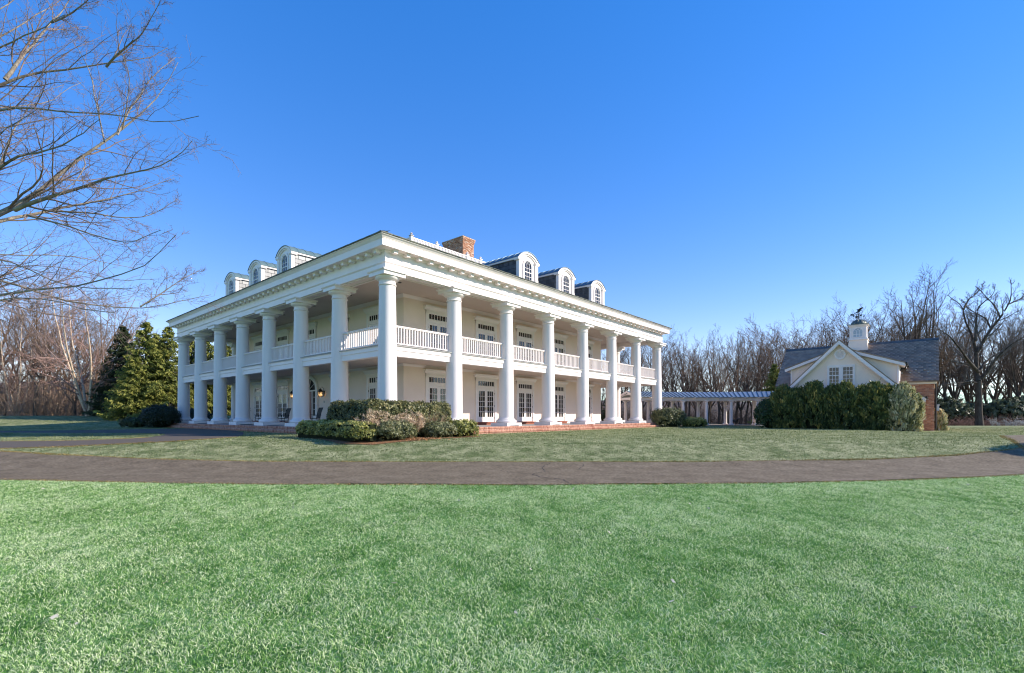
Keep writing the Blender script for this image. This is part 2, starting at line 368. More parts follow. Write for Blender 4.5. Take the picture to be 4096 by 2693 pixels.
# entablature
MB().ring([(.38, 7.70), (.38, 8.02), (.40, 8.03), (.44, 8.075), (.44, 8.095), (.385, 8.10), (.385, 8.54), (.43, 8.56), (.45, 8.60), (.45, 8.63), (-.38, 8.63), (-.38, 7.70)], S_).build('entablature', WHITE, house)
MB().ring([(.46, 8.62), (.86, 8.62), (.86, 8.93), (.885, 8.935), (.885, 8.955), (.905, 8.965), (.93, 9.0), (.97, 9.045), (1.01, 9.06), (1.01, 9.085), (.2, 9.085), (.2, 8.64)], S_).build('cornice', WHITE, house)
MB().ring([(.90, 9.088), (1.04, 9.088), (1.05, 9.10), (1.05, 9.135), (.90, 9.15)], S_).build('gutter', ROOFGREEN, house)
# underside panels of the entablature, between columns
pm = MB()
for a, b in ((-1.45, -1.38), (1.38, 1.45)): pm.box(a, b, -.26, .26, 7.665, 7.698)
pm.box(-1.38, 1.38, -.26, -.19, 7.665, 7.698); pm.box(-1.38, 1.38, .19, .26, 7.665, 7.698)
pme = pm.mesh('soffit_panel', WHITE)
for i in range(7):
    inst(pme, 'soffit_panel', house, ((i + .5) * B_, 0, 0)); inst(pme, 'soffit_panel', house, (0, (i + .5) * B_, 0), math.pi / 2)
# modillions
mm = MB().box(-.105, .105, -.69, -.44, 8.47, 8.615).box(-.12, .12, -.71, -.44, 8.575, 8.618).mesh('modillion', WHITE)
for i in range(43):
    p = i * B_ / 6
    inst(mm, 'modillion', house, (p, 0, 0)); inst(mm, 'modillion', house, (0, p, 0), -math.pi / 2)
# columns
sh = []
for k in range(15):
    t = k / 14; sh.append((.455 - .075 * t ** 1.7, .86 + (7.06 - .86) * t))
shaft = MB().lathe(sh, 40).mesh('column', COLPAINT, True)
basem = MB().lathe([(.50, .56), (.575, .565), (.615, .60), (.625, .64), (.61, .69), (.57, .725), (.53, .735), (.53, .765), (.50, .775), (.475, .81), (.462, .85), (.455, .87)], 40).mesh('column_base', COLPAINT, True, 50)
plinth = MB().box(-.66, .66, -.66, .66, .40, .56).box(-.66, -.42, -.66, .66, FZ, .40).box(.42, .66, -.66, .66, FZ, .40).box(-.42, .42, -.3, .3, FZ, .399).mesh('plinth', COLPAINT)
capm = MB().lathe([(.37, 7.04), (.40, 7.055), (.425, 7.075), (.425, 7.10), (.40, 7.12), (.385, 7.13), (.385, 7.27), (.41, 7.275), (.41, 7.295), (.44, 7.30), (.50, 7.33), (.545, 7.375), (.565, 7.42), (.56, 7.455)], 40).mesh('capital', COLPAINT, True, 50)
abm = MB().box(-.61, .61, -.61, .61, 7.455, 7.62).prism([(-.61, 7.62), (-.64, 7.635), (-.68, 7.68), (-.68, 7.699), (.68, 7.699), (.68, 7.68), (.64, 7.635), (.61, 7.62)], lambda u, v, t: (u, t, v), -.68, .68).mesh('abacus', COLPAINT)
spots = [(i * B_, 0) for i in range(8)] + [(0, i * B_) for i in range(1, 8)] + [(S_, i * B_) for i in range(1, 8)] + [(i * B_, S_) for i in range(1, 7)]
for x, y in spots:
    c = inst(shaft, 'column', house, (x, y, 0))
    inst(basem, 'column_base', c); inst(plinth, 'plinth', c); inst(capm, 'capital', c); inst(abm, 'abacus', c)
# railings
bal = MB().box(-.024, .024, -.024, .024, 4.455, 5.205).mesh('baluster', WHITE)
rl = B_ / 2 - .36
railm = MB().box(-rl, rl, -.045, .045, 4.40, 4.455).box(-rl, rl, -.05, .05, 5.20, 5.245).prism([(-.075, 5.245), (-.075, 5.265), (-.04, 5.29), (.04, 5.29), (.075, 5.265), (.075, 5.245)], lambda u, v, t: (t, u, v), -rl, rl).mesh('railing', WHITE)
NB = 21
allbal = MB()
for k in range(NB): 
    x = -rl + .1 + (2 * rl - .2) * k / (NB - 1); allbal.box(x - .024, x + .024, -.024, .024, 4.455, 5.205)
allbalm = allbal.mesh('balusters', WHITE)
for i in range(7):
    q = (i + .5) * B_
    for side, (x, y, rz) in enumerate([(q, 0, 0), (0, q, math.pi / 2), (q, S_, 0), (S_, q, math.pi / 2)]):
        r = inst(railm, 'railing', house, (x, y, 0), rz)
        if side < 2:
            for k in range(NB): inst(bal, 'baluster', r, (-rl + .1 + (2 * rl - .2) * k / (NB - 1), 0, 0))
        else: inst(allbalm, 'balusters', r)['kind'] = 'stuff'
# ceiling downlights
dl = MB().lathe([(.09, -.012), (.09, .004), (.06, .005)], 14).mesh('downlight', BLACK)
for i in range(7):
    inst(dl, 'downlight', house, ((i + .5) * B_, 1.9, 8.012)); inst(dl, 'downlight', house, (1.9, (i + .5) * B_, 8.012))

# French doors: casing, leaves, transom, panes
cas = MB()
for s in (-1, 1):
    cas.box(min(s * .845, s * 1.03), max(s * .845, s * 1.03), -.10, .02, .0, 3.18)
cas.box(-1.03, 1.03, -.10, .02, 2.985, 3.18).box(-1.045, 1.045, -.125, .02, 3.06, 3.09)
cas.prism([(0, 3.18), (-.13, 3.18), (-.14, 3.22), (-.19, 3.28), (-.26, 3.33), (-.27, 3.37), (-.28, 3.42), (0, 3.42)], lambda u, v, t: (t, u, v), -1.17, 1.17)
casm = cas.mesh('french_door', WHITE)
sill = MB().box(-.98, .98, -.26, .0, -.01, .125).box(-1.02, 1.02, -.32, .0, .128, .185).mesh('brick_sill', BRICK)
leaf = MB()      # leaf from x=0 to .835
LZ0, LZ1 = .20, 2.42
leaf.box(.004, .125, -.055, -.01, LZ0, LZ1).box(.71, .835, -.055, -.01, LZ0, LZ1).box(.125, .71, -.055, -.01, LZ0, LZ0 + .33).box(.125, .71, -.055, -.01, LZ1 - .125, LZ1)
PX0, PX1, PZ0, PZ1 = .125, .71, LZ0 + .33, LZ1 - .125
for k in (1, 2): x = PX0 + (PX1 - PX0) * k / 3; leaf.box(x - .014, x + .014, -.05, -.012, PZ0, PZ1)
for k in range(1, 5):
    z = PZ0 + (PZ1 - PZ0) * k / 5
    for j in range(3):
        a = PX0 + (PX1 - PX0) * j / 3 + (.014 if j else 0); b = PX0 + (PX1 - PX0) * (j + 1) / 3 - (.014 if j < 2 else 0)
        leaf.box(a, b, -.05, -.012, z - .014, z + .014)
leafm = leaf.mesh('door_leaf', WHITE)
trm = MB().box(-.845, .845, -.085, -.0, 2.425, 2.56).box(-.86, .86, -.11, 0, 2.56, 2.59).box(-.845, .845, -.06, -.0, 2.59, 2.66).box(-.845, .845, -.06, 0, 2.96, 2.985).box(-.845, -.77, -.06, 0, 2.66, 2.96).box(.77, .845, -.06, 0, 2.66, 2.96)
for k in range(1, 7): x = -.77 + 1.54 * k / 7; trm.box(x - .016, x + .016, -.055, -.005, 2.66, 2.96)
trmm = trm.mesh('transom', WHITE)
pane = MB().box(0, (PX1 - PX0) / 3, -.03, -.022, 0, (PZ1 - PZ0) / 5).mesh('pane', GLASS)
tpane = MB().box(0, 1.54 / 7, -.035, -.027, 0, .30).mesh('pane', GLASS)
hand = MB().box(-.022, .022, -.07, -.056, .98, 1.2).bar((0, -.075, 1.12), (-.1, -.085, 1.12), .02).mesh('handle', BRASS)
hinge = MB().box(-.012, .012, -.085, -.05, 0, .1).mesh('hinge', BLACK)
pj = MB()
for lx in (-.835, 0):
    for c in range(3):
        for r in range(5):
            x = lx + (PX0 if lx == 0 else .125) + (PX1 - PX0) * c / 3; z = PZ0 + (PZ1 - PZ0) * r / 5
            pj.box(x, x + (PX1 - PX0) / 3, -.03, -.022, z, z + (PZ1 - PZ0) / 5)
for c in range(7): pj.box(-.77 + 1.54 * c / 7, -.77 + 1.54 * (c + 1) / 7, -.035, -.027, 2.66, 2.96)
pjm = pj.mesh('panes', GLASS)
def french_door(x, y, z, rz, own, with_sill):
    d = inst(casm, 'french_door', house, (x, y, z), rz)
    if with_sill: inst(sill, 'brick_sill', d)
    inst(leafm, 'door_leaf', d, (-.835, 0, 0)); inst(leafm, 'door_leaf', d); inst(trmm, 'transom', d)
    inst(hand, 'handle', d, (-.06, 0, 0)); h2 = inst(hand, 'handle', d, (.06, 0, 0)); h2.scale = (-1, 1, 1)
    for s in (-1, 1):
        for hz in (.42, 1.25, 2.1): inst(hinge, 'hinge', d, (s * .838, 0, hz))
    if own:
        for lx in (-.835, 0):
            for c in range(3):
                for r in range(5): inst(pane, 'pane', d, (lx + PX0 + (PX1 - PX0) * c / 3, 0, PZ0 + (PZ1 - PZ0) * r / 5))
        for c in range(7): inst(tpane, 'pane', d, (-.77 + 1.54 * c / 7, 0, 2.66))
    else: inst(pjm, 'panes', d)['kind'] = 'stuff'
    return d
for fl, z in ((0, FZ), (1, 4.20)):
    for i in range(1, 6):
        q = (i + .5) * B_
        french_door(q, W_, z, 0, i <= 4, fl == 0)
        if not (fl == 0 and i == 3): french_door(W_, q, z, -math.pi / 2, False, fl == 0)
# front entrance with fanlight
ent = empty('entrance', (W_, 3.5 * B_, FZ), -math.pi / 2, house)
arc = lambda r, z, n=17: [(r * math.cos(math.pi * k / (n - 1)), z + r * math.sin(math.pi * k / (n - 1)) * .78) for k in range(n)]
fy = lambda u, v, t: (u, t, v)
e = MB().band(arc(1.08, 2.45), arc(1.34, 2.45), fy, -.14, 0).band(arc(1.34, 2.45), arc(1.40, 2.45), fy, -.18, 0)
for s in (-1, 1):
    e.box(min(s * 1.08, s * 1.34), max(s * 1.08, s * 1.34), -.14, 0, 0, 2.45)
    e.box(min(s * .50, s * .60), max(s * .50, s * .60), -.10, 0, 0, 2.36); e.box(min(s * .6, s * 1.08), max(s * .6, s * 1.08), -.06, 0, 0, .62)
    for z in (1.05, 1.5, 1.93): e.box(min(s * .6, s * 1.08), max(s * .6, s * 1.08), -.06, 0, z, z + .03)
e.box(-1.08, 1.08, -.12, 0, 2.36, 2.46)
for a in (36, 72, 108, 144): e.bar((.1 * math.cos(rad(a)), -.06, 2.46 + .08 * math.sin(rad(a))), (1.06 * math.cos(rad(a)), -.06, 2.46 + .82 * math.sin(rad(a))), .03)
e.build('door_surround', WHITE, ent)
g = MB().prism([(1.08, 2.46)] + arc(1.08, 2.46)[1:-1] + [(-1.08, 2.46)], fy, -.03, -.01)
g.build('fanlight_pane', GLASS, ent)
for s in (-1, 1): MB().box(min(s * .6, s * 1.08), max(s * .6, s * 1.08), -.03, -.01, .62, 2.36).build('sidelight_pane', GLASS, ent)
dr = MB().box(-.5, .5, -.05, -.005, .03, 2.36)
for s in (-1, 1):
    for z0, z1 in ((.2, .78), (.95, 1.55), (1.7, 2.22)):
        a, b = sorted((s * .07, s * .42)); dr.box(a, b, -.068, -.05, z0, z1); dr.box(a + .05, b - .05, -.08, -.068, z0 + .05, z1 - .05)
dr.build('door', REDDOOR, ent)
MB().lathe([(.0, 0), (.03, .01), (.035, .03), (.0, .05)], 10).build('door_knob', BRASS, ent, loc=(.40, -.09, 1.08))
MB().tube([(.05 * math.cos(k * math.pi / 6), -.085, 1.72 + .06 * math.sin(k * math.pi / 6)) for k in range(13)], .008).build('door_knocker', BRASS, ent)
MB().box(-1.4, 1.4, -.4, 0, -.005, .03).build('doorstep', FLAG, ent)

# hip roof with a flat top behind a balustrade
RT = .41; RZ = 9.14; RD = 6.0
zt = RZ + RT * (RD + 1.0)
rf = MB(); a, b, c_, d_ = -.98, S_ + .98, RD, S_ - RD
rf.add([(a, a, RZ), (b, a, RZ), (b, b, RZ), (a, b, RZ), (c_, c_, zt), (d_, c_, zt), (d_, d_, zt), (c_, d_, zt)], [(0, 1, 5, 4), (1, 2, 6, 5), (2, 3, 7, 6), (3, 0, 4, 7), (4, 5, 6, 7)])
roof = rf.build('roof', SLATE, house)
# eave course of slates along the two fronts
rr_ = np.random.RandomState(8)
V = []; F = []
for face in (0, 1):
    for row in range(3):
        n = int((S_ + 2.0) / .30)
        for i in range(n):
            x0 = -1.0 + i * .30 + (.15 if row % 2 else 0); x1 = min(x0 + .288, S_ + .95); x0 = max(x0, -.95 + row * .22); o0 = -1.06 + row * .22 + rr_.uniform(-.015, .015); o1 = o0 + .30
            z0 = RZ + RT * (o0 + 1.0) + .012 + rr_.uniform(0, .012); z1 = RZ + RT * (o1 + 1.0) + .008
            q = [(x0, o0, z0 - .018), (x1, o0, z0 - .018), (x1, o0, z0 + .012), (x0, o0, z0 + .012), (x1, o1, z1 + .004), (x0, o1, z1 + .004)]
            if face: q = [(y, x, z) for x, y, z in q]
            k = len(V); V += q; F += [(k, k + 1, k + 2, k + 3), (k + 3, k + 2, k + 4, k + 5)]
o = inst(np_mesh('eave_slates', V, F, ROOFGREEN), 'eave_slates', roof); o['kind'] = 'stuff'

# dormers
DY = .03; DH = .95; SPR = 10.76
def seg_arc(hw_, rise, zs, n=15):
    R = (hw_ ** 2 + rise ** 2) / (2 * rise); a0 = math.asin(min(1, hw_ / R))
    return [(R * math.sin(-a0 + 2 * a0 * k / (n - 1)), zs + rise - R + R * math.cos(-a0 + 2 * a0 * k / (n - 1))) for k in range(n)]
DR = -.14
body = MB().prism([(-.93, 9.0)] + seg_arc(.93, .52 + DR, SPR + .06) + [(.93, 9.0)], fy, .02, 3.6).mesh('dormer', WHITE)
fr = MB()
iarc = seg_arc(.90, .50 + DR, SPR + .07); iarc2 = seg_arc(.74, .42 + DR * .8, SPR + .05)
fr.band(seg_arc(.93, .52 + DR, SPR + .05), seg_arc(1.05, .62 + DR, SPR + .06), fy, -.10, .05)
fr.band(iarc2, iarc, fy, -.045, .05)
for s in (-1, 1):
    a, b = sorted((s * .70, s * .96)); fr.box(a, b, -.07, .16, 9.1, SPR - .10); fr.box(a - .01, b + .01, -.085, .18, 9.1, 9.72)
    fr.box(a + .05, b - .05, -.082, -.07, 9.8, SPR - .2)
    a, b = sorted((s * .68, s * 1.07)); fr.box(a, b, -.12, .30, SPR - .06, SPR + .06); fr.box(a + .02, b - .02, -.10, .27, SPR - .10, SPR - .06)
    a, b = sorted((s * .93, s * 1.06)); fr.box(a, b, .30, 3.4, SPR - .04, SPR + .06)
frm = fr.mesh('dormer_front_trim', WHITE)
win = MB(); wz0 = 9.54; wzs = 10.46
warc = lambda h, n=11: [(h * math.cos(math.pi * k / (n - 1)), wzs + h * .95 * math.sin(math.pi * k / (n - 1))) for k in range(n)]
win.band(warc(.345), warc(.42), fy, -.03, .03); win.band(warc(.42), warc(.50), fy, -.055, .03)
for s in (-1, 1):
    a, b = sorted((s * .345, s * .42)); win.box(a, b, -.03, .03, wz0 - .05, wzs); a, b = sorted((s * .42, s * .50)); win.box(a, b, -.055, .03, wz0 - .2, wzs)
win.box(-.345, .345, -.03, .03, wz0 - .06, wz0); win.box(-.52, .52, -.07, .03, wz0 - .14, wz0 - .06); win.box(-.345, .345, -.03, .025, 10.04, 10.09)
for x in (-.115, .115): win.box(x - .011, x + .011, -.022, .012, wz0, wzs)
for z in (9.80, 10.31): win.box(-.345, .345, -.021, .011, z - .011, z + .011)
for s in (-1, 1):
    win.tube([(s * .115, -.005, wzs), (s * .10, -.005, wzs + .12), (s * .03, -.005, wzs + .24), (s * -.06, -.005, wzs + .32)], .011, 4)
    win.tube([(s * .115, -.005, wzs), (s * .14, -.005, wzs + .12), (s * .2, -.005, wzs + .24)], .011, 4)
winm = win.mesh('window_sash', WHITE)
dpane = MB().box(-.115, .115, .0, .008, 0, .243).mesh('pane', GLASS)
toppane = MB().prism([(.345, wzs)] + warc(.345)[1:-1] + [(-.345, wzs)], fy, .0, .008).mesh('pane', GLASS)
def barrel(y0, y1, m):
    ia = seg_arc(1.06, .635 + DR, SPR + .06); oa = seg_arc(1.09, .675 + DR, SPR + .06)
    return MB().band(ia, oa, fy, y0, y1).mesh('barrel_roof', m, True, 60)
sl_w, sl_h = .43, .265
def slates_for(sidex):
    out = []
    for r in range(7):
        z1 = SPR - .05 - r * sl_h; z0 = z1 - sl_h
        off = .16 + (0 if r % 2 else -sl_w / 2)
        for c in range(9):
            y0 = max(.165, off + c * sl_w); y1 = off + (c + 1) * sl_w
            if y1 - y0 < .08: continue
            zr = RZ + RT * (y0 + 1.0)
            if z1 < zr - .01: continue
            out.append((y0, y1, z0, z1))
    return out
rs = random.Random(4)
def dormer(x, y, rz, left):
    d = inst(body, 'dormer', house, (x, y, 0), rz)
    inst(frm, 'dormer_front_trim', d); inst(winm, 'window_sash', d)
    for cx in (-1, 0, 1):
        for z in (wz0, 9.803, 10.065, 10.3): inst(dpane, 'pane', d, (cx * .23, 0, z))
    inst(toppane, 'pane', d)
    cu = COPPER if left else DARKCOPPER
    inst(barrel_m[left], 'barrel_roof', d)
    for k in range(6): inst(seam_m[left], 'roof_seam', d, (0, .35 + k * .52, 0))
    sx = 1 if left else -1
    MB().box(*sorted((sx * .931, sx * .941)), .16, 3.3, 9.0, SPR - .04).build('cheek', SLATE, d)
    for (y0, y1, z0, z1) in slates_for(sx):
        t = rs.uniform(.012, .022)
        me = MB().obox((sx * (.942 + t / 2), (y0 + y1) / 2, (z0 + z1) / 2), (1, 0, 0.03 * sx), t / 2 + .004, (0, 1, 0), (y1 - y0) / 2 - .013, (0, 0, 1), (z1 - z0) / 2 - .013)
        me.build('slate', SUNLITSLATE if left else SLATE, d)
    return d
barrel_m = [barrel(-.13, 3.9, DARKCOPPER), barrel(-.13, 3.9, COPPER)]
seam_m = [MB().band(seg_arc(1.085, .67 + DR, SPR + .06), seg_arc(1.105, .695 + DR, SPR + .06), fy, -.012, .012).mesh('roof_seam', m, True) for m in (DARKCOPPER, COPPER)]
for i in (2, 3, 4):
    dormer((i + .5) * B_, DY, 0, False); dormer(DY, (i + .5) * B_, -math.pi / 2, True)

# widow's-walk balustrade on the flat of the roof
wwk = empty('roof_balustrade', (0, 0, 0), 0, house)
pz = zt + .16
post = MB().box(-.09, .09, -.09, .09, pz - .05, pz + .50).box(-.125, .125, -.125, .125, pz + .47, pz + .52).lathe([(.02, .52), (.055, .54), (.03, .56), (.07, .59), (.09, .635), (.07, .68), (.0, .71)], 12, (0, 0, pz), False).mesh('post', WHITE)
def bal_run(p0, p1, ax):
    L_ = p1 - p0; m = MB()
    return m
xsn = [RD + .2, 8.35, 11.25, 12.6, 15.1, 17.6, 20.2, S_ - RD - .2]
for i, p in enumerate(xsn):
    for (x, y) in ((p, RD + .2), (RD + .2, p), (p, S_ - RD - .2)):
        if (x, y) == (RD + .2, RD + .2) and p == xsn[0] and x != p: continue
        inst(post, 'post', wwk, (x, y, 0))
for p0, p1 in zip(xsn[:-1], xsn[1:]):
    L_ = p1 - p0 - .18; n = int(L_ / .13)
    me = MB().box(-L_ / 2, L_ / 2, -.045, .045, pz + .06, pz + .11).box(-L_ / 2, L_ / 2, -.055, .055, pz + .36, pz + .42)
    for k in range(n):
        x = -L_ / 2 + (k + .5) * L_ / n; me.box(x - .033, x + .033, -.03, .03, pz + .11, pz + .36)
    mm_ = me.mesh('rail_panel', WHITE)
    inst(mm_, 'rail_panel', wwk, ((p0 + p1) / 2, RD + .2, 0)); inst(mm_, 'rail_panel', wwk, (RD + .2, (p0 + p1) / 2, 0), math.pi / 2)

# brick chimney: every brick real, joined
def brick_box(name, x0, x1, y0, y1, z0, z1, parent, bl=.20, bh=.066, gap=.011, corbel=None, m=BRICKT, faces='xXyY'):
    r = np.random.RandomState(21); V = []; F = []; T = []
    n = int(round((z1 - z0) / bh)); FF = [(0, 3, 2, 1), (4, 5, 6, 7), (0, 1, 5, 4), (1, 2, 6, 5), (2, 3, 7, 6), (3, 0, 4, 7)]
    for k in range(n):
        za = z0 + k * bh; zb = za + bh - gap; o = corbel(za) if corbel else 0
        for ax in faces:
            lo, hi = (y0 - o, y1 + o) if ax in 'xX' else (x0 - o, x1 + o)
            p = lo - (bl / 2 if k % 2 else 0)
            while p < hi:
                a, b = max(p, lo), min(p + bl - gap, hi); p += bl
                if b - a < .02: continue
                j = r.uniform(0, .006)
                if ax == 'x': q = (x0 - o - j, x0 - o + .05, a, b)
                elif ax == 'X': q = (x1 + o - .05, x1 + o + j, a, b)
                elif ax == 'y': q = (a, b, y0 - o - j, y0 - o + .05)
                else: q = (a, b, y1 + o - .05, y1 + o + j)
                i = len(V); V += [(xx, yy, zz) for zz in (za, zb) for (xx, yy) in ((q[0], q[2]), (q[1], q[2]), (q[1], q[3]), (q[0], q[3]))]
                F += [tuple(v + i for v in f) for f in FF]; T += [r.rand()] * 8
    o_ = inst(np_mesh(name, V, F, m, tint=T), name, parent); o_['kind'] = 'stuff'; return o_
chx, chy = 12.5, 8.0
ch = MB().box(chx + .02, chx + 1.18, chy + .02, chy + 2.18, zt - .1, 14.78).build('chimney', MORTAR, house)
brick_box('chimney_bricks', chx, chx + 1.2, chy, chy + 2.2, zt - .1, 14.8, ch, m=CHIMBRICK, corbel=lambda z: max(0, min(.10, (z - 14.38) * .28)))
MB().box(chx - .09, chx + 1.29, chy - .09, chy + 2.29, 14.80, 14.84).build('chimney_crown', MORTAR, ch)
for yy in (chy + .55, chy + 1.6):
    m = MB().box(chx + .35, chx + .85, yy - .25, yy + .25, 14.84, 14.96)
    m.add([(chx + .2, yy - .42, 14.98), (chx + 1.0, yy - .42, 14.98), (chx + 1.0, yy + .42, 14.98), (chx + .2, yy + .42, 14.98), (chx + .6, yy, 15.12)], [(0, 1, 4), (1, 2, 4), (2, 3, 4), (3, 0, 4), (3, 2, 1, 0)])
    m.build('flue_cap', FLAG, ch)

# ------------------------------------------------------------------ garage with a stucco gable wing
GO = Vector((31.5, 36.6, 0)); gar = empty('garage', GO, HA)
tag(gar, 'cream stucco and brick garage with steep slate roof and white cupola', 'garage')
fyz = lambda u, v, t: (t, u, v)
gw = MB().box(.02, 8.0, .02, 10.4, -.4, 3.42).build('brick_wall', MORTAR, gar)
brick_box('wall_bricks', 0, 8, 0, 10.4, -.4, 3.36, gw, faces='xy')
MB().box(-.16, 8.2, -.12, 10.5, 3.365, 3.50).box(-.30, 8.2, -.16, 10.55, 3.50, 3.56).build('eave_board', WHITE, gar)
ER = (-.42, 3.50); RR = (4.0, 7.12)
MB().prism([(ER[0], ER[1]), (RR[0], RR[1]), (8.42, 3.50), (8.42, 3.58), (RR[0], RR[1] + .09), (ER[0], ER[1] + .08)], lambda u, v, t: (u, t, v), -.28, 10.62).build('main_roof', GARSLATE, gar)
groof = gar.children[-1]
WY = 5.54; WTOP = 6.86; WS = 1.02
pit = math.atan2(RR[1] - ER[1], RR[0] - ER[0]); slen = math.hypot(RR[1] - ER[1], RR[0] - ER[0])
slate_me = MB().box(0, .27, -.148, .148, .0, .014).mesh('slate', GARSLATE)
r_ = random.Random(11); cand = []
nrow = 27; ex = slen / nrow
for i in range(nrow):
    s0 = i * ex; x0 = ER[0] + s0 * math.cos(pit); z0 = ER[1] + .085 + s0 * math.sin(pit)
    k = 0; y = -.27 + (.15 if i % 2 else 0) + .15
    while y < 10.55:
        zw = WTOP - WS * abs(y - WY); zd = 5.05 + .37 * (3.5 - abs(y - WY)) if abs(y - WY) < 3.9 else -9
        if z0 > max(zw, zd) - .05: cand.append((y, x0, z0))
        y += .302
cand.sort()
for y, x0, z0 in cand[:300]:
    o = inst(slate_me, 'slate', groof, (x0 - .006, y + r_.uniform(-.006, .006), z0 + r_.uniform(.006, .014))); o.rotation_euler = (0, -pit + .035, 0)
rest = MB()
for y, x0, z0 in cand[300:]:
    cx_, cz_ = math.cos(pit - .035), math.sin(pit - .035); dz = r_.uniform(.006, .014)
    rest.obox((x0 + .135 * cx_, y, z0 + .135 * cz_ + dz), (cx_, 0, cz_), .135, (0, 1, 0), .148, (-cz_, 0, cx_), .007)
rest.build('slates', GARSLATE, groof)['kind'] = 'stuff'
MB().prism([(3.8, 7.02), (4.0, 7.22), (4.2, 7.02), (4.2, 7.08), (4.0, 7.28), (3.8, 7.08)], lambda u, v, t: (u, t, v), -.30, 10.64).build('ridge_cap', SLATE, gar)
sg = MB()
for i in range(9):
    for j in range(2):
        y = .35 + i * .52 + j * .2; xx = .35 + j * .28; zz = ER[1] + .1 + (xx - ER[0]) * math.tan(pit); sg.obox((xx, y, zz + .05), (1, 0, .8), .03, (0, 1, 0), .05, (-.8, 0, 1), .05)
sg.build('snow_guards', FLAG, groof)['kind'] = 'stuff'
# wing
WX = -3.0
MB().prism([(1.12, -.4), (1.12, 2.05), (WY, 6.62), (9.96, 2.05), (9.96, -.4)], fyz, WX, 3.0).build('gable_wall', STUCCO2, gar)
def roof_line(o):   # outline of the wing roof, o = offset downwards
    h = [(.45, 2.34), (.95, 2.55), (1.5, 2.95), (2.2, WTOP - WS * (WY - 2.2)), (WY, WTOP)]
    return [(y, z - o) for y, z in h] + [(2 * WY - y, z - o) for y, z in h[-2::-1]]
MB().band(roof_line(.10), roof_line(0), fyz, WX - .40, 3.6).build('wing_roof', GARSLATE, gar)
MB().band(roof_line(.42), roof_line(.103), fyz, WX - .40, WX - .34).band(roof_line(.36), roof_line(.30), fyz, WX - .43, WX - .40).band(roof_line(.20), roof_line(.103), fyz, WX - .34, 2.0).build('rake_board', WHITE, gar)
MB().tube([(WX - .45, .42, 2.27), (-.5, .42, 2.27), (.0, .5, 2.2)], .07, 8).build('gutter', BLACK, gar)
for s in (-1, 1):
    Y = lambda d: WY - s * d
    sd = empty('shed_dormer', (0, 0, 0), 0, gar)
    MB().prism([(Y(3.52), 2.4), (Y(3.52), 4.83), (Y(.9), 5.82), (Y(.9), 2.4)], fyz, -2.0, 3.0).build('dormer_wall', STUCCO2, sd)
    MB().prism([(Y(3.95), 4.84), (Y(.6), 6.09), (Y(.6), 6.17), (Y(3.95), 4.92)], fyz, -2.33, 3.4).build('dormer_roof', GARSLATE, sd)
    MB().prism([(Y(3.93), 4.62), (Y(3.93), 4.838), (Y(.6), 6.082), (Y(.6), 5.86)], fyz, -2.32, -2.26).prism([(Y(3.93), 4.66), (Y(3.93), 4.838), (Y(3.5), 4.998), (Y(3.5), 4.80)], fyz, -2.26, 3.3).build('dormer_fascia', WHITE, sd)
    MB().box(-2.03, -1.85, *sorted((Y(3.55), Y(3.45))), 2.6, 4.8).box(-1.9, 2.0, *sorted((Y(3.56), Y(3.52))), 3.6, 4.8).build('corner_board', WHITE, sd)
    if s == 1: MB().tube([(-2.4, Y(4.0), 4.86), (2.5, Y(4.0), 4.86)], .06, 8).tube([(-2.2, Y(4.0), 4.8), (-2.1, Y(3.95), 4.5), (-1.9, Y(3.6), 4.35)], .045, 8).build('gutter', BLACK, sd)
# paired windows of the gable
gwin = empty('window', (WX, 5.46, 0), 0, gar)
fm = MB()
fm.box(-.06, .02, -.90, .90, 4.76, 4.90).box(-.06, .02, -.90, .90, 3.12, 3.22).box(-.09, .02, -.95, .95, 3.06, 3.12)
for a, b in ((-.90, -.80), (-.09, .09), (.80, .90)): fm.box(-.06, .02, a, b, 3.22, 4.76)
fm.build('frame', WHITE, gwin)
for s in (-1, 1):
    sm = MB(); y0, y1 = (-.80, -.09) if s < 0 else (.09, .80)
    sm.box(-.045, 0, y0, y0 + .05, 3.22, 4.76).box(-.045, 0, y1 - .05, y1, 3.22, 4.76).box(-.045, 0, y0, y1, 3.22, 3.28).box(-.045, 0, y0, y1, 4.71, 4.76).box(-.05, 0, y0, y1, 4.08, 4.14)
    zs = [3.28, 3.55, 3.82, 4.08]; zu = [4.14, 4.43, 4.71]
    for k in (1, 2): yy = y0 + .05 + (y1 - y0 - .1) * k / 3; sm.box(-.04, -.002, yy - .012, yy + .012, 3.28, 4.71)
    for z in (zs[1], zs[2], zu[1]): sm.box(-.038, -.003, y0 + .05, y1 - .05, z - .012, z + .012)
    sm.build('sash', WHITE, gwin)
    for za, zb in zip(zs[:-1] + zu[:-1], zs[1:] + zu[1:]):
        for k in range(3):
            a = y0 + .05 + (y1 - y0 - .1) * k / 3; MB().box(-.022, -.014, a, a + (y1 - y0 - .1) / 3, za, zb).build('pane', GLASS, gwin)
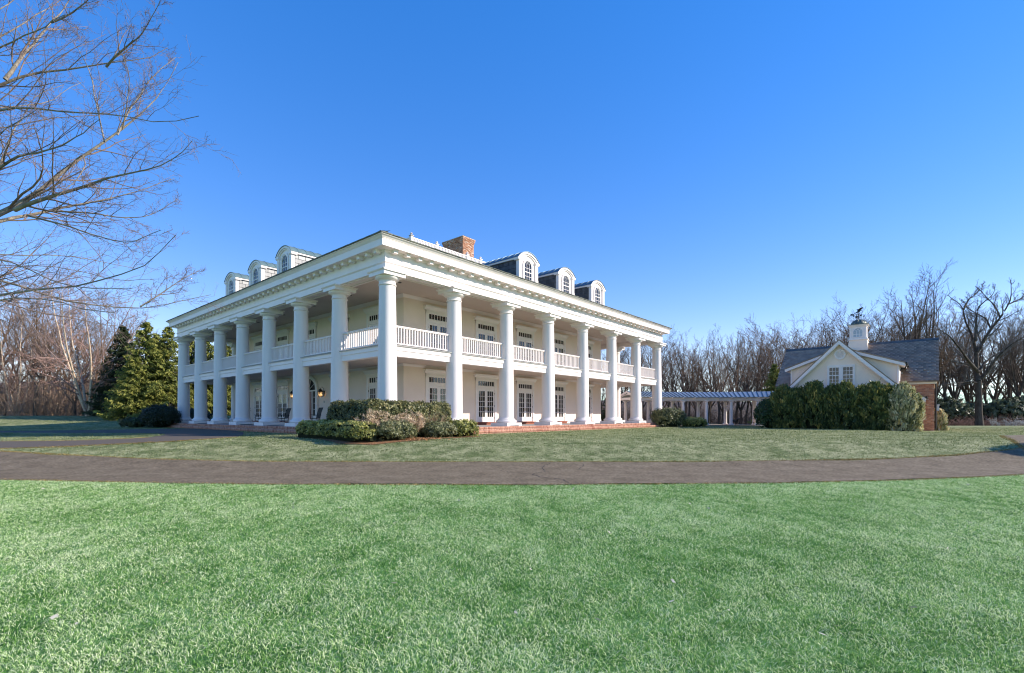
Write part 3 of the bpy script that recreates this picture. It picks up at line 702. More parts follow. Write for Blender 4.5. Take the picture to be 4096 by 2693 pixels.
# round louvre
vent = empty('gable_vent', (WX, WY - .02, 5.72), 0, gar)
ov = lambda r: [(r * math.cos(2 * math.pi * k / 28) * .92, r * math.sin(2 * math.pi * k / 28)) for k in range(29)]
MB().band(ov(.27), ov(.40), fyz, -.07, .02).build('vent_ring', WHITE, vent)
MB().prism(ov(.28)[:-1], fyz, -.02, .01).build('vent_back', WHITE, vent)
for k in range(6):
    z = -.2 + k * .08; h = math.sqrt(max(.01, .27 ** 2 - z * z)) * .9; MB().obox((-.035, 0, z), (.6, 0, .5), .03, (0, 1, 0), h, (-.5, 0, .6), .008).build('louvre', WHITE, vent)
for a in range(4):
    q = math.pi / 2 * a; MB().box(-.085, .0, -.06, .06, -.06, .06).build('keystone', WHITE, vent, loc=(0, .345 * math.cos(q), .36 * math.sin(q)))
# wall lamp on the far corner and downpipe
MB().box(.3, .45, -.28, -.12, 1.35, 1.75).box(.25, .5, -.33, -.07, 1.75, 1.82).build('wall_lantern', WHITE, gar)
MB().tube([(.1, -.1, 3.4), (.1, -.1, .0)], .05, 8).build('downpipe', BLACK, gar)
# cupola
cu = empty('cupola', (4.0, 5.0, 0), 0, gar)
m = MB()
for z0, z1, h0, h1 in ((6.2, 7.55, .78, .64),): 
    m.add([(-h0, -h0, z0), (h0, -h0, z0), (h0, h0, z0), (-h0, h0, z0), (-h1, -h1, z1), (h1, -h1, z1), (h1, h1, z1), (-h1, h1, z1)], [(0, 3, 2, 1), (4, 5, 6, 7), (0, 1, 5, 4), (1, 2, 6, 5), (2, 3, 7, 6), (3, 0, 4, 7)])
m.build('cupola_base', STUCCO2, cu)
m = MB().box(-.70, .70, -.70, .70, 7.55, 7.62).box(-.66, .66, -.66, .66, 7.62, 7.72).box(-.57, .57, -.57, .57, 7.72, 8.78).box(-.63, .63, -.63, .63, 8.70, 8.80).box(-.72, .72, -.72, .72, 8.80, 8.86)
for sx in (-1, 1):
    for sy in (-1, 1): m.box(*sorted((sx * .48, sx * .60)), *sorted((sy * .48, sy * .60)), 7.72, 8.70)
m.build('cupola_body', WHITE, cu)
MB().box(-.76, .76, -.76, .76, 8.86, 8.90).build('cupola_eave', DOMECU, cu)
dm = MB(); seg = 24
dm.lathe([(.58, 8.90), (.58, 8.94), (.555, 9.04), (.49, 9.16), (.38, 9.27), (.22, 9.35), (.05, 9.38)], seg)
for k in range(12):
    a = 2 * math.pi * k / 12; dm.tube([(r * math.cos(a), r * math.sin(a), z + .004) for r, z in ((.585, 8.93), (.56, 9.04), (.495, 9.16), (.385, 9.27), (.225, 9.35), (.05, 9.385))], .018, 5)
dm.build('dome', DOMECU, cu, True)
carc = lambda h, zs, n=13: [(h * math.cos(math.pi * k / (n - 1)), zs + h * math.sin(math.pi * k / (n - 1))) for k in range(n)]
for rz in (0, math.pi / 2):
    fx = lambda u, v, t: (t, u, v)
    m = MB().band(carc(.32, 8.24), carc(.385, 8.24), fx, -.60, -.565).box(-.60, -.565, -.385, -.32, 7.80, 8.24).box(-.60, -.565, .32, .385, 7.80, 8.24).box(-.62, -.565, -.42, .42, 7.76, 7.81)
    for yy in (-.107, .107): m.box(-.585, -.57, yy - .012, yy + .012, 7.81, 8.3)
    m.box(-.585, -.57, -.32, .32, 8.02, 8.045)
    for s in (-1, 1):
        m.tube([(-.578, s * .107, 8.28), (-.578, s * .07, 8.4), (-.578, -s * .06, 8.51)], .012, 4); m.tube([(-.578, s * .107, 8.28), (-.578, s * .15, 8.38), (-.578, s * .23, 8.46)], .012, 4)
    m.build('window_frame', WHITE, cu, rz=rz)
    MB().prism([(.32, 7.81)] + carc(.32, 8.24) + [(-.32, 7.81)], fx, -.574, -.569).build('pane', mat('cupola_glass', (.30, .36, .40), (.38, .44, .48), 2, .08, spec=.8), cu, rz=rz)
# weathervane: an eagle over four arms
vane = empty('weathervane', (0, 0, 9.36), .5, cu); vane.parent = gar; vane.location = (4.0, 5.0, 9.36)
MB().tube([(0, 0, 0), (0, 0, .92)], .016, 6).lathe([(.0, .14), (.07, .2), (.0, .26)], 10, cap=False).lathe([(.0, .46), (.055, .52), (.0, .57)], 10, cap=False).build('spindle', BLACK, vane)
MB().bar((-.42, 0, .33), (.42, 0, .33), .02).bar((0, -.42, .33), (0, .42, .33), .02).box(-.44, -.40, -.06, .06, .27, .40).box(.40, .44, -.06, .06, .27, .40).box(-.06, .06, .40, .44, .27, .40).box(-.06, .06, -.44, -.40, .27, .40).build('direction_arms', BLACK, vane)
MB().bar((0, -.45, .46), (0, .52, .46), .02).prism([(.36, .40), (.62, .40), (.66, .46), (.62, .54), (.36, .52)], fyz, -.012, .012).build('arrow', BLACK, vane)
eg = MB().tube([(0, .26, .60), (0, .12, .68), (0, -.02, .76), (0, -.12, .84), (0, -.20, .86), (0, -.27, .82)], [.02, .06, .085, .06, .04, .008], 8)
eg.prism([(.28, .56), (.34, .60), (.16, .70), (.10, .64)], fyz, -.05, .05)
for s in (-1, 1): eg.add([(0, .06, .78), (0, -.10, .84), (s * .22, -.26, .98), (s * .36, -.20, 1.04), (s * .30, .05, .98), (s * .015, .06, .80), (s * .015, -.10, .86)], [(0, 1, 2, 3, 4), (5, 4, 3, 2, 6), (0, 4, 5), (1, 6, 2)])
eg.build('eagle', BLACK, vane)

# ------------------------------------------------------------------ curved covered walk from house to garage
AX, AY, RM = 19.7, 34.7, 17.3
pol = lambda r, th, z: (AX - r * math.sin(rad(th)), AY + r * math.cos(rad(th)), z)
per = empty('pergola', (AX, AY + RM, 0)); tag(per, 'white column covered walk with blue-grey seamed metal roof joining house to garage', 'pergola')
POFF = Vector((AX, AY + RM, 0)); PP = lambda r, th, z: Vector(pol(r, th, z)) - POFF
cm = MB().lathe([(.20, .14), (.21, .16), (.20, .2), (.165, .24), (.165, .3), (.16, 1.2), (.14, 2.3), (.155, 2.31), (.155, 2.35), (.14, 2.36), (.14, 2.42), (.19, 2.47)], 20).box(-.23, .23, -.23, .23, .0, .14).box(-.21, .21, -.21, .21, 2.47, 2.55).mesh('column', COLPAINT, True, 35)
angs = [-1.5 + 8.8 * k for k in (3, 2, 1, 0, -1, -2, -3)]
for th in angs:
    for r in (16.1, 18.5): inst(cm, 'column', per, PP(r, th, 0), rad(th))
TH0, TH1 = 27.5, -33.0
for r in (16.1, 18.5):
    n = 30; A = [TH0 - .8 + (TH1 - TH0 + .8) * k / n for k in range(n + 1)]
    m = MB(); vs_ = []; fs = []
    for th in A: vs_ += [PP(r - .11, th, 2.552), PP(r + .11, th, 2.552), PP(r + .11, th, 2.84), PP(r - .11, th, 2.84)]
    for k in range(n):
        for j in range(4): fs.append((k * 4 + j, k * 4 + (j + 1) % 4, k * 4 + 4 + (j + 1) % 4, k * 4 + 4 + j))
    fs += [(0, 1, 2, 3), (n * 4, n * 4 + 3, n * 4 + 2, n * 4 + 1)]
    m.add(vs_, fs).build('beam', WHITE, per)
npan = 40; dth = (TH1 - TH0) / npan
for k in range(npan):
    a, b = TH0 + dth * k, TH0 + dth * (k + 1)
    for r0, r1 in ((RM - 1.72, RM), (RM + 1.72, RM)):
        m = MB(); e0, e1 = 2.90, 3.50
        m.add([PP(r0, a, e0), PP(r0, b, e0), PP(r1, b, e1), PP(r1, a, e1), PP(r0, a, e0 - .035), PP(r0, b, e0 - .035), PP(r1, b, e1 - .035), PP(r1, a, e1 - .035)],
              [(0, 1, 2, 3), (7, 6, 5, 4), (0, 4, 5, 1), (1, 5, 6, 2), (2, 6, 7, 3), (3, 7, 4, 0)])
        m.build('roof_panel', SEAMMETAL, per)
        if r0 < r1: MB().bar(PP(r0, a, e0 + .022), PP(r1, a, e1 + .022), .035, .05).build('standing_seam', SEAMDARK, per)
    if k % 3 == 1:
        for s, r in ((-1, 16.1), (1, 18.5)):
            MB().tube([PP(r + s * .1, a, 2.80), PP(r + s * .35, a, 2.78), PP(r + s * .50, a, 2.86)], [.09, .09, .07], 6).build('rafter_tail', WHITE, per)
m = MB().bar(PP(RM, TH0 + .1, 3.40), PP(RM - 1.7, TH0 + .1, 2.80), .06, .2).bar(PP(RM, TH0 + .1, 3.40), PP(RM + 1.7, TH0 + .1, 2.80), .06, .2).bar(PP(RM - 1.5, TH0 - .3, 2.72), PP(RM + 1.5, TH0 - .3, 2.72), .1, .24)
m.tube([PP(RM + 1.15 * math.cos(q), TH0 - .3, 2.60 + .55 * math.sin(q)) for q in [math.pi * k / 10 for k in range(11)]], .06, 6)
m.build('gable_truss', WHITE, per)
A = [TH0 + 4 + (TH1 - TH0 - 8) * k / 24 for k in range(25)]
strip('walk_path', [(pol(RM - 1.5, th, 0)[:2], pol(RM + 1.5, th, 0)[:2]) for th in A], mat('walk_brick', (.36, .22, .15), (.50, .36, .24), 12, .9, .3, 60), .03, 3, 1)
# gravel court of the yard behind the walk
strip('courtyard_path', [((6, 47.5), (5, 56)), ((14, 47), (14, 60)), ((22, 49.5), (22, 62)), ((29, 50), (30, 64)), ((36, 52), (40, 64))], mat('tan_gravel', (.36, .27, .16), (.46, .36, .23), 30, .95, .4, 90), .02, 8, 6)

# ------------------------------------------------------------------ vegetation tools
def tube_batch(P, R, k):
    """P (m,n,3), R (m,n) -> V, F for k-sided tubes"""
    m, n = R.shape
    T = np.gradient(P, axis=1); T /= np.linalg.norm(T, axis=2, keepdims=True) + 1e-9
    ref = np.where(np.abs(T[..., 2:3]) > .9, np.array([1., 0, 0]), np.array([0, 0, 1.]))
    A = np.cross(T, ref); A /= np.linalg.norm(A, axis=2, keepdims=True) + 1e-9; Bn = np.cross(T, A)
    q = 2 * np.pi * np.arange(k) / k
    V = P[:, :, None] + (A[:, :, None] * np.cos(q)[:, None] + Bn[:, :, None] * np.sin(q)[:, None]) * R[:, :, None, None]
    i = np.arange(m)[:, None, None] * n * k + np.arange(n - 1)[None, :, None] * k
    j = np.arange(k)[None, None, :]; j2 = (j + 1) % k
    F = np.stack([i + j, i + j2, i + k + j2, i + k + j], -1).reshape(-1, 4)
    return V.reshape(-1, 3), F
def merge(parts):
    Vs = []; Fs = []; n = 0
    for V, F in parts: Vs.append(V); Fs.append(F + n); n += len(V)
    return np.concatenate(Vs), np.concatenate(Fs)
def unit(v): return v / (np.linalg.norm(v, axis=-1, keepdims=True) + 1e-9)
def kids(rg, P, R, c, t0, ratio, ang, trop, n, rr=.55, rmin=.006, wob=.25, t1=1.0, fall=.5, lmin=.1):
    """children of every branch in the batch: c each"""
    m, pn = R.shape
    Lp = np.linalg.norm(np.diff(P, axis=1), axis=2).sum(1)
    t = (t0 + (t1 - t0) * (np.arange(c)[None, :] + rg.rand(m, c)) / c)
    f = t * (pn - 1); i0 = np.minimum(f.astype(int), pn - 2); fr = (f - i0)[..., None]; mi = np.arange(m)[:, None]
    st = P[mi, i0] * (1 - fr) + P[mi, i0 + 1] * fr; dr = unit(P[mi, i0 + 1] - P[mi, i0])
    r0 = (R[mi, i0] * (1 - fr[..., 0]) + R[mi, i0 + 1] * fr[..., 0]) * rr
    rnd = rg.normal(size=(m, c, 3)); pr = unit(rnd - (rnd * dr).sum(-1, keepdims=True) * dr)
    a = np.radians(ang[0] + (ang[1] - ang[0]) * rg.rand(m, c))[..., None]
    d = unit(dr * np.cos(a) + pr * np.sin(a) + np.array([0, 0, trop]))
    L = np.maximum(lmin, Lp[:, None] * ratio * (1 - fall * t) * (.6 + .8 * rg.rand(m, c)))
    M = m * c; st = st.reshape(M, 3); d = d.reshape(M, 3); L = L.reshape(M); r0 = np.maximum(r0.reshape(M), rmin)
    pts = [st]; cur = d; seg = (L / (n - 1))[:, None]
    for k in range(n - 1):
        pts.append(pts[-1] + cur * seg); cur = unit(cur + rg.normal(size=(M, 3)) * wob + np.array([0, 0, trop * .6]))
    tt = np.linspace(0, 1, n)[None, :]
    return np.stack(pts, 1), np.maximum(r0[:, None] * (1 - .8 * tt), rmin * .6)
def polyline(rg, p, d, L, n, wob, trop):
    pts = [np.array(p, float)]; d = unit(np.array(d, float))
    for k in range(n - 1):
        pts.append(pts[-1] + d * L / (n - 1)); d = unit(d + rg.normal(size=3) * wob + np.array([0, 0, trop]))
    return np.array(pts)
def bare_tree_mesh(seed, H, tr, split, leaders, spread, mat_t, mat_b, counts=(8, 7, 5), rmin=.012, trop=.17, clump=False, tratio=.42, wob=.085):
    rg = np.random.RandomState(seed)
    tp = polyline(rg, (0, 0, -.3), (rg.normal(0, .04), rg.normal(0, .04), 1), H * split + .3, 8, .05, .05)
    trk = [(tp[None], np.linspace(tr, tr * .72, 8)[None])]
    LP = []; LR = []
    for k in range(leaders):
        a = 2 * math.pi * (k + rg.rand() * .6) / leaders; s = math.radians(spread * (.45 + .8 * rg.rand()))
        d = (math.sin(s) * math.cos(a), math.sin(s) * math.sin(a), math.cos(s))
        L = H * (1 - split) * (.72 + .38 * rg.rand()) / max(.6, math.cos(s) ** .5)
        st = tp[-1] if not clump else tp[1] + rg.normal(0, .12, 3) * (1, 1, 0)
        LP.append(polyline(rg, st, d, L, 12, .055, .045)); LR.append(np.linspace(tr * (.55 if not clump else .8), rmin * 1.5, 12))
    LP = np.array(LP); LR = np.array(LR)
    b1 = kids(rg, LP, LR, counts[0], .12, tratio, (28, 58), trop, 7, .6, rmin, wob)
    b2 = kids(rg, *b1, counts[1], .15, .48, (25, 60), trop * .8, 6, .6, rmin, wob + .03)
    b3 = kids(rg, *b2, counts[2], .1, .55, (25, 60), trop * .6, 4, .7, rmin * .8, wob + .06)
    tv = [tube_batch(*trk[0], 9), tube_batch(LP, LR, 7)] if clump else [tube_batch(*trk[0], 9)]
    bv = ([] if clump else [tube_batch(LP, LR, 6)]) + [tube_batch(*b1, 5), tube_batch(*b2, 3), tube_batch(*b3, 3)]
    return np_mesh('trunk', *merge(tv), mat_t, True), np_mesh('crown', *merge(bv), mat_b, True)

BARK = mat('grey_brown_bark', (.058, .044, .035), (.12, .094, .074), 6, .9, .5, 30, spec=.15, streak=(1, 1, .3))
TWIG = mat('bare_twigs', (.088, .062, .047), (.155, .112, .086), 2.0, .9, spec=.12)
TWIGB = mat('brown_twigs', (.17, .105, .072), (.26, .17, .115), .5, .9, spec=.12)
BIRCHB = mat('peeling_birch_bark', (.42, .27, .17), (.66, .54, .42), 5, .8, .5, 20, spec=.2, streak=(1, 1, 2.5))
BIRCHT = mat('birch_twigs', (.25, .15, .13), (.36, .24, .20), .4, .9, spec=.12)
FRONTBARK = mat('smooth_grey_bark', (.15, .12, .092), (.34, .285, .23), 5, .75, .4, 22, spec=.2)
FRONTTWIG = mat('reddish_twigs', (.17, .12, .105), (.26, .19, .165), 3, .8, spec=.15)

def tree(meshes, name, loc, label, group=None, sc=1.0, rz=0.0, sz=None):
    t = empty(name, loc, rz); t.scale = (sc, sc, sz or sc); tag(t, label, 'tree', group)
    inst(meshes[0], 'trunk', t); inst(meshes[1], 'crown', t); return t

# -- woods of bare trees
VAR = [bare_tree_mesh(100 + i, 12, .21 + .03 * (i % 3), [.20, .30, .14, .25, .34, .18, .27, .22][i], [4, 3, 4, 5, 3, 4, 5, 4][i], [30, 24, 34, 28, 20, 36, 24, 30][i], BARK, TWIG, (9, 7, 6), .012) for i in range(8)]
VARB = [bare_tree_mesh(140 + i, 12, .17, .12, 5, 30, BARK, TWIGB, (10, 8, 6), .013, trop=.06) for i in range(3)]
def wx(px, Y): return (px - 2048.0) / 1962.0 * Y
def at(px, Y): x = wx(px, Y); return (x, Y, float(gz(x, Y)))
rt = random.Random(77)
tops = np.array([(2380, 1400), (2640, 1345), (2700, 1362), (2760, 1385), (2850, 1366), (2920, 1380), (3000, 1340), (3090, 1312), (3160, 1300), (3260, 1290), (3340, 1296), (3450, 1292), (3540, 1296), (3600, 1272), (3650, 1250), (3800, 1270), (4096, 1285), (4300, 1270)])
k = 0
for (px0, px1, n, Y0, Y1, lab, grp) in (
        (2380, 2640, 7, 66, 90, 'bare grey tree seen between the far end columns of the mansion', 'trees seen through the porch'),
        (2635, 3110, 21, 62, 92, 'bare grey-brown tree in the woods behind the covered walk', 'woods behind the covered walk'),
        (3110, 3640, 20, 60, 90, 'bare grey-brown tree in the woods behind the garage roof', 'woods behind the garage'),
        (3640, 4250, 20, 66, 95, 'bare grey-brown tree in the woods past the brick end of the garage', 'woods past the garage')):
    for i in range(n):
        px = px0 + (px1 - px0) * (i + rt.uniform(.1, .9)) / n; Y = Y0 + (Y1 - Y0) * (rt.random() ** 1.2)
        top = np.interp(px, tops[:, 0], tops[:, 1]) + rt.uniform(-14, 34)
        p = at(px, Y); H = (1665 - top) / 1962 * Y + .95 - p[2]
        v = VAR[k % 8] if rt.random() > .18 else VARB[k % 3]; k += 1
        s = H / 12.6
        tree(v, 'bare_tree', p, lab, grp, s * rt.uniform(.85, 1.0), rt.uniform(0, 6.28), s)
# the taller trees at the right, one by one
for px, top, Y, vi, lab in ((3425, 1240, 58, 3, 'small bare tree with a fan of twigs rising behind the cupola'), (3515, 1205, 56, 0, 'crooked bare tree with flat-topped twigs between cupola and roof end'),
                            (3700, 1120, 60, 1, 'tall bare tree with a fan of fine twigs above the slate roof end'), (3640, 1150, 62, 4, 'slender bare tree leaning behind the slate roof, left of the tallest')):
    p = at(px, Y); H = (1665 - top) / 1962 * Y + .95 - p[2]
    tree(VAR[vi], 'bare_tree', p, lab, None, H / 13.6, px * .37, H / 12.4)

def traced_tree(name, loc, limbs, label, mt, mb, rg, depth, counts, rmin, trunk=None, trop=.08, n=16, ratios=(.5, .5, .5)):
    """limbs: (list of (x, z) points along the limb, start radius, y drift) in metres about the tree's base"""
    t = empty(name, loc); tag(t, label, 'tree')
    LP = []; LR = []
    for pts, r0, dy in limbs:
        q = np.array(pts, float); d = np.r_[0, np.cumsum(np.linalg.norm(np.diff(q[:, [0, -1]], axis=0), axis=1))]
        u = np.linspace(0, d[-1], n)
        x = np.interp(u, d, q[:, 0]); z = np.interp(u, d, q[:, -1]); y = np.interp(u, d, q[:, 1]) if q.shape[1] == 3 else dy * (u / d[-1]) ** 1.2
        P = np.stack([x, y, z], 1)
        for _ in range(2): P[1:-1] = P[1:-1] * .5 + (P[2:] + P[:-2]) * .25
        wg = rg.normal(0, .045 * d[-1] / 5, P.shape); wg[1:-1] = wg[1:-1] * .5 + (wg[2:] + wg[:-2]) * .25; wg[-1] = wg[-2]; P += wg * np.linspace(0, 1, n)[:, None] ** .5
        LP.append(P); LR.append(rmin * 1.6 + (r0 - rmin * 1.6) * (1 - np.linspace(0, 1, n)) ** 1.35)
    LP = np.array(LP); LR = np.array(LR)
    b1 = kids(rg, LP, LR, counts[0], .06, ratios[0], (22, 52), trop, 9, .55, rmin, .10, fall=.78, t1=.96)
    b2 = kids(rg, *b1, counts[1], .12, ratios[1], (25, 60), trop * .8, 6, .6, rmin, .13)
    b3 = kids(rg, *b2, counts[2], .15, ratios[2], (30, 70), trop * .4, 4, .7, rmin * .8, .2)
    inst(np_mesh('trunk', *merge([tube_batch(np.array(trunk[0])[None], np.array(trunk[1])[None], 12)]), mt, True), 'trunk', t)
    inst(np_mesh('limbs', *tube_batch(LP, LR, 8), mt, True), 'limbs', t)
    inst(np_mesh('crown', *merge([tube_batch(*b1, 5), tube_batch(*b2, 4), tube_batch(*b3, 3)]), mb, True), 'crown', t)
    return t
# gnarled tree at the right end
def rel(px, py, Y, base): return (wx(px, Y) - base[0], Y - base[1], .95 - (py - 1665) / 1962 * Y - base[2])
Zr = lambda x, y: (3560 + x / 2.235, 1050 + y / 2.235)
Yg = 58.0; gb = at(3918, Yg)
G = lambda pts, dy=0: [rel(*Zr(*p), Yg + dy * i / max(1, len(pts) - 1), gb) for i, p in enumerate(pts)]
gl = [(G([(790, 1060), (770, 990), (780, 800), (745, 680), (680, 530), (660, 410), (580, 330), (520, 290)], 2.5), 0.285, 0), (G([(660, 420), (700, 330), (770, 280), (850, 200)], 2), 0.099, 0),
      (G([(778, 800), (850, 690), (900, 590), (985, 500), (1070, 370), (1100, 250), (1080, 160)], -2.5), 0.211, 0), (G([(790, 980), (700, 880), (600, 740), (540, 660), (430, 590)], -2), 0.186, 0),
      (G([(815, 1040), (920, 900), (1030, 770), (1198, 670), (1300, 600)], -3), 0.223, 0), (G([(765, 700), (770, 500), (800, 380), (930, 290), (940, 200)], 1), 0.149, 0),
      (G([(800, 980), (850, 880), (1000, 800), (1198, 600), (1300, 520)], 2.5), 0.136, 0), (G([(800, 1080), (700, 1065), (600, 1080), (460, 1100)], -1.5), 0.112, 0), (G([(900, 590), (860, 500), (700, 420), (640, 330)], 1.5), 0.099, 0),
      (G([(985, 500), (950, 400), (880, 330), (760, 210)], 1), 0.099, 0), (G([(1070, 370), (1180, 320), (1290, 220)], 1), 0.087, 0)]
tz = lambda z0, z1, n: [(0.0, 0.0, z0 + (z1 - z0) * k / (n - 1)) for k in range(n)]
g0 = G([(790, 1060)])[0]
traced_tree('gnarled_tree', gb, gl, 'big gnarled bare tree with thick twisting limbs at the right edge', BARK, mat('dark_limbs', (.10, .085, .08), (.16, .14, .13), 3, .9, spec=.15), np.random.RandomState(9), Yg, (13, 6, 4), .016,
            ([(-.35 + .35, 0, -.3), (-.1, 0, 1.5), (g0[0] * .6, 0, g0[2] * .6), g0], [.46, .36, .32, .30]), trop=.12, ratios=(.34, .45, .5))
# foreground tree whose trunk stands just outside the left edge
Yt = 11.3; tb_ = (-14.6, Yt, float(gz(-14.6, Yt)))
raw = [([(-300, 1010), (-120, 930), (0, 873), (83, 821), (135, 760), (226, 682), (330, 621), (417, 568), (491, 519), (548, 487), (638, 409), (675, 323), (716, 245)], .125, 1.6),
       ([(60, 840), (83, 821), (217, 782), (391, 732), (521, 699), (652, 673), (734, 630), (773, 569)], .062, -1.2), ([(-60, 905), (0, 876), (122, 860), (217, 838), (348, 816), (474, 786), (600, 745), (700, 715)], .055, 2.4),
       ([(110, 862), (261, 903), (391, 947), (478, 968), (565, 960), (640, 930)], .030, -1.5), ([(200, 842), (295, 855), (374, 847), (469, 873), (543, 879), (630, 842), (713, 799)], .030, 1.0),
       ([(-350, 1260), (-150, 1200), (0, 1181), (70, 1184), (165, 1173), (278, 1144), (391, 1125), (478, 1108), (565, 1064), (617, 1034), (669, 982), (700, 929)], .070, -1.6),
       ([(-350, 1180), (-120, 1100), (0, 1125), (65, 1155), (174, 1186), (261, 1212), (391, 1225), (500, 1238), (574, 1225), (695, 1216), (782, 1207), (840, 1186)], .065, 1.8),
       ([(560, 1228), (620, 1190), (695, 1138), (760, 1100), (804, 1077)], .024, .6), ([(-350, 1090), (-100, 1000), (0, 1016), (87, 1029), (174, 1027), (239, 1025), (322, 1021), (391, 1042), (456, 1066), (540, 1075)], .045, 2.2),
       ([(-340, 1110), (-100, 1010), (0, 1034), (130, 1095), (243, 1129), (400, 1170), (520, 1160)], .040, -2.0),
       ([(-380, 560), (-150, 400), (0, 327), (49, 303), (164, 286), (286, 270), (434, 268), (532, 254), (613, 241), (671, 184)], .085, 1.2), ([(425, 268), (491, 200), (573, 139), (613, 61), (640, 0)], .034, -.8),
       ([(20, 318), (102, 213), (160, 147), (209, 86), (266, 20), (320, -60)], .055, 1.5), ([(205, 90), (282, 57), (352, 0), (420, -60)], .03, -1.0), ([(-350, 420), (-150, 260), (0, 192), (61, 164), (123, 119), (196, 90), (270, 60)], .055, -2.0),
       ([(-340, 320), (-100, 190), (0, 135), (82, 90), (184, 41), (229, 8), (300, -50)], .05, 2.5), ([(-350, 640), (-120, 470), (0, 442), (98, 442), (221, 464), (327, 466), (450, 489), (528, 495), (654, 495), (716, 478), (773, 458)], .055, -2.2),
       ([(-340, 600), (-100, 440), (0, 427), (102, 429), (196, 429), (258, 352), (330, 330)], .04, 2.6), ([(-100, 760), (41, 640), (102, 613), (204, 597), (266, 570), (327, 536), (400, 480)], .045, -2.4),
       ([(-60, 800), (12, 640), (61, 507), (94, 429), (176, 356), (254, 335)], .04, 1.4), ([(417, 568), (384, 409), (364, 286), (319, 213), (290, 160)], .022, .8), ([(491, 519), (515, 348), (517, 294), (487, 213)], .02, -.6),
       ([(470, 540), (507, 462), (564, 360), (654, 262), (700, 220)], .026, .8), ([(330, 621), (300, 640), (262, 690), (226, 735), (180, 800)], .02, .5), ([(330, 621), (345, 660), (310, 720), (220, 790)], .02, -1),
       ([(-330, 1300), (-100, 1240), (0, 1210), (90, 1195), (190, 1205), (300, 1240), (420, 1250)], .045, -2.6), ([(-380, 150), (-180, 60), (0, 50), (60, 5), (90, -60)], .06, 1.0),
       ([(-360, 1160), (-140, 1120), (0, 1075), (110, 1060), (230, 1050), (330, 1080), (430, 1110)], .035, 1.0), ([(-360, 800), (-160, 640), (0, 560), (60, 480), (150, 420)], .05, -1.2)]
limbs = []
for pts, r0, dy in raw:
    n = len(pts); L3 = []; r0 = r0 * .8
    for i, (a, b) in enumerate(pts): L3.append(rel(a, b, Yt + dy * (i / (n - 1)) ** 1.1, tb_))
    if pts[0][0] < -200:      # joins the trunk
        z = L3[0][2]; L3.insert(0, (0.0, 0.0, max(2.0, z - .9)))
    limbs.append((L3, r0, 0))
traced_tree('foreground_tree', tb_, limbs, 'bare grey-barked tree whose branches hang into the sky from the left edge', FRONTBARK, FRONTTWIG, np.random.RandomState(31), Yt, (13, 6, 4), .0036,
            (tz(-.3, 12.5, 9), [.42, .34, .31, .29, .25, .2, .15, .1, .05]), trop=.05, ratios=(.40, .44, .42))

# -- left woods: birch clump, bare trees, thicket
bm_ = bare_tree_mesh(301, 15, .20, .02, 5, 21, BIRCHB, BIRCHT, (11, 8, 6), .010, trop=.02, clump=True, tratio=.36)
p = at(352, 55); tree(bm_, 'birch_tree', p, 'clump of peeling tan birch trunks at the lawn edge far left', None, .92, .6, 1.0)
bm2 = bare_tree_mesh(305, 14, .16, .03, 4, 17, BIRCHB, BIRCHT, (11, 8, 6), .010, trop=.02, clump=True, tratio=.36)
p = at(60, 60); tree(bm2, 'birch_tree', p, 'pale birch clump at the left edge behind the hanging branches', None, .95, 2.2, .95)
p = at(215, 64); tree(bm2, 'birch_tree', p, 'slim birch standing behind the tan birch clump', None, .9, 4.4, 1.05)
for i, (px, top, Y) in enumerate([(-60, 1120, 66), (20, 1180, 62), (110, 1130, 70), (180, 1200, 62), (270, 1150, 72), (340, 1190, 66), (420, 1240, 64), (470, 1290, 70), (-120, 1150, 60), (140, 1250, 58), (300, 1290, 60), (400, 1310, 59)]):
    p = at(px, Y); H = (1665 - top) / 1962 * Y + .95 - p[2]
    tree(VARB[i % 3] if i % 3 else VAR[i % 8], 'bare_tree', p, 'brown bare tree in the thicket behind the birches', 'trees behind the birches', H / 12.6, i * 1.3, H / 12.6)
def thicket(name, rg, spots_fn, n, hmin, hmax, m, label, arch=.5, rmin=.012, zfn=None):
    x, y = spots_fn(n); z = (zfn or gz)(x, y); L = hmin + (hmax - hmin) * rg.rand(n) ** 1.6
    P = [np.stack([x, y, z - .05], 1)]; a = rg.rand(n) * 6.28; s = rg.rand(n) * .7 + .1
    d = np.stack([np.cos(a) * s, np.sin(a) * s, np.ones(n)], 1); d = unit(d)
    for k in range(6):
        P.append(P[-1] + d * (L / 6)[:, None]); d = unit(d + rg.normal(size=(n, 3)) * .2 + np.array([0, 0, -arch * .25 * (k > 1)]))
    P = np.stack(P, 1); R = np.maximum(rmin, .03 * (L / hmax))[:, None] * np.linspace(1, .4, 7)[None]
    b = kids(rg, P, R, 5, .2, .5, (25, 70), -.05, 4, .6, rmin * .8, .3)
    o = inst(np_mesh(name, *merge([tube_batch(P, R, 4), tube_batch(*b, 3)]), m), name); tag(o, label, 'thicket', None, 'stuff'); return o
rg = np.random.RandomState(55)
def sp_left(n):
    px = rg.uniform(-250, 640, n); Y = rg.uniform(57, 72, n); return (px - 2048) / 1962 * Y, Y
BRUSH = mat('tan_brush', (.26, .17, .115), (.40, .28, .20), .35, .9, spec=.12)
thicket('thicket', rg, sp_left, 2600, 1.2, 6.0, BRUSH, 'tangled brown thicket under the trees at the far left')
def sp_right(n):
    px = rg.uniform(2360, 4300, n); Y = rg.uniform(66, 92, n); return (px - 2048) / 1962 * Y, Y
BRUSH2 = mat('red_brown_brush', (.10, .066, .05), (.18, .122, .09), .3, .9, spec=.12)
thicket('undergrowth', rg, sp_right, 4600, .6, 3.4, BRUSH2, 'grey-brown undergrowth filling the woods behind walk and garage')
def sp_low(n):
    px = rg.uniform(3620, 4200, n); Y = rg.uniform(60, 66, n); return (px - 2048) / 1962 * Y, Y
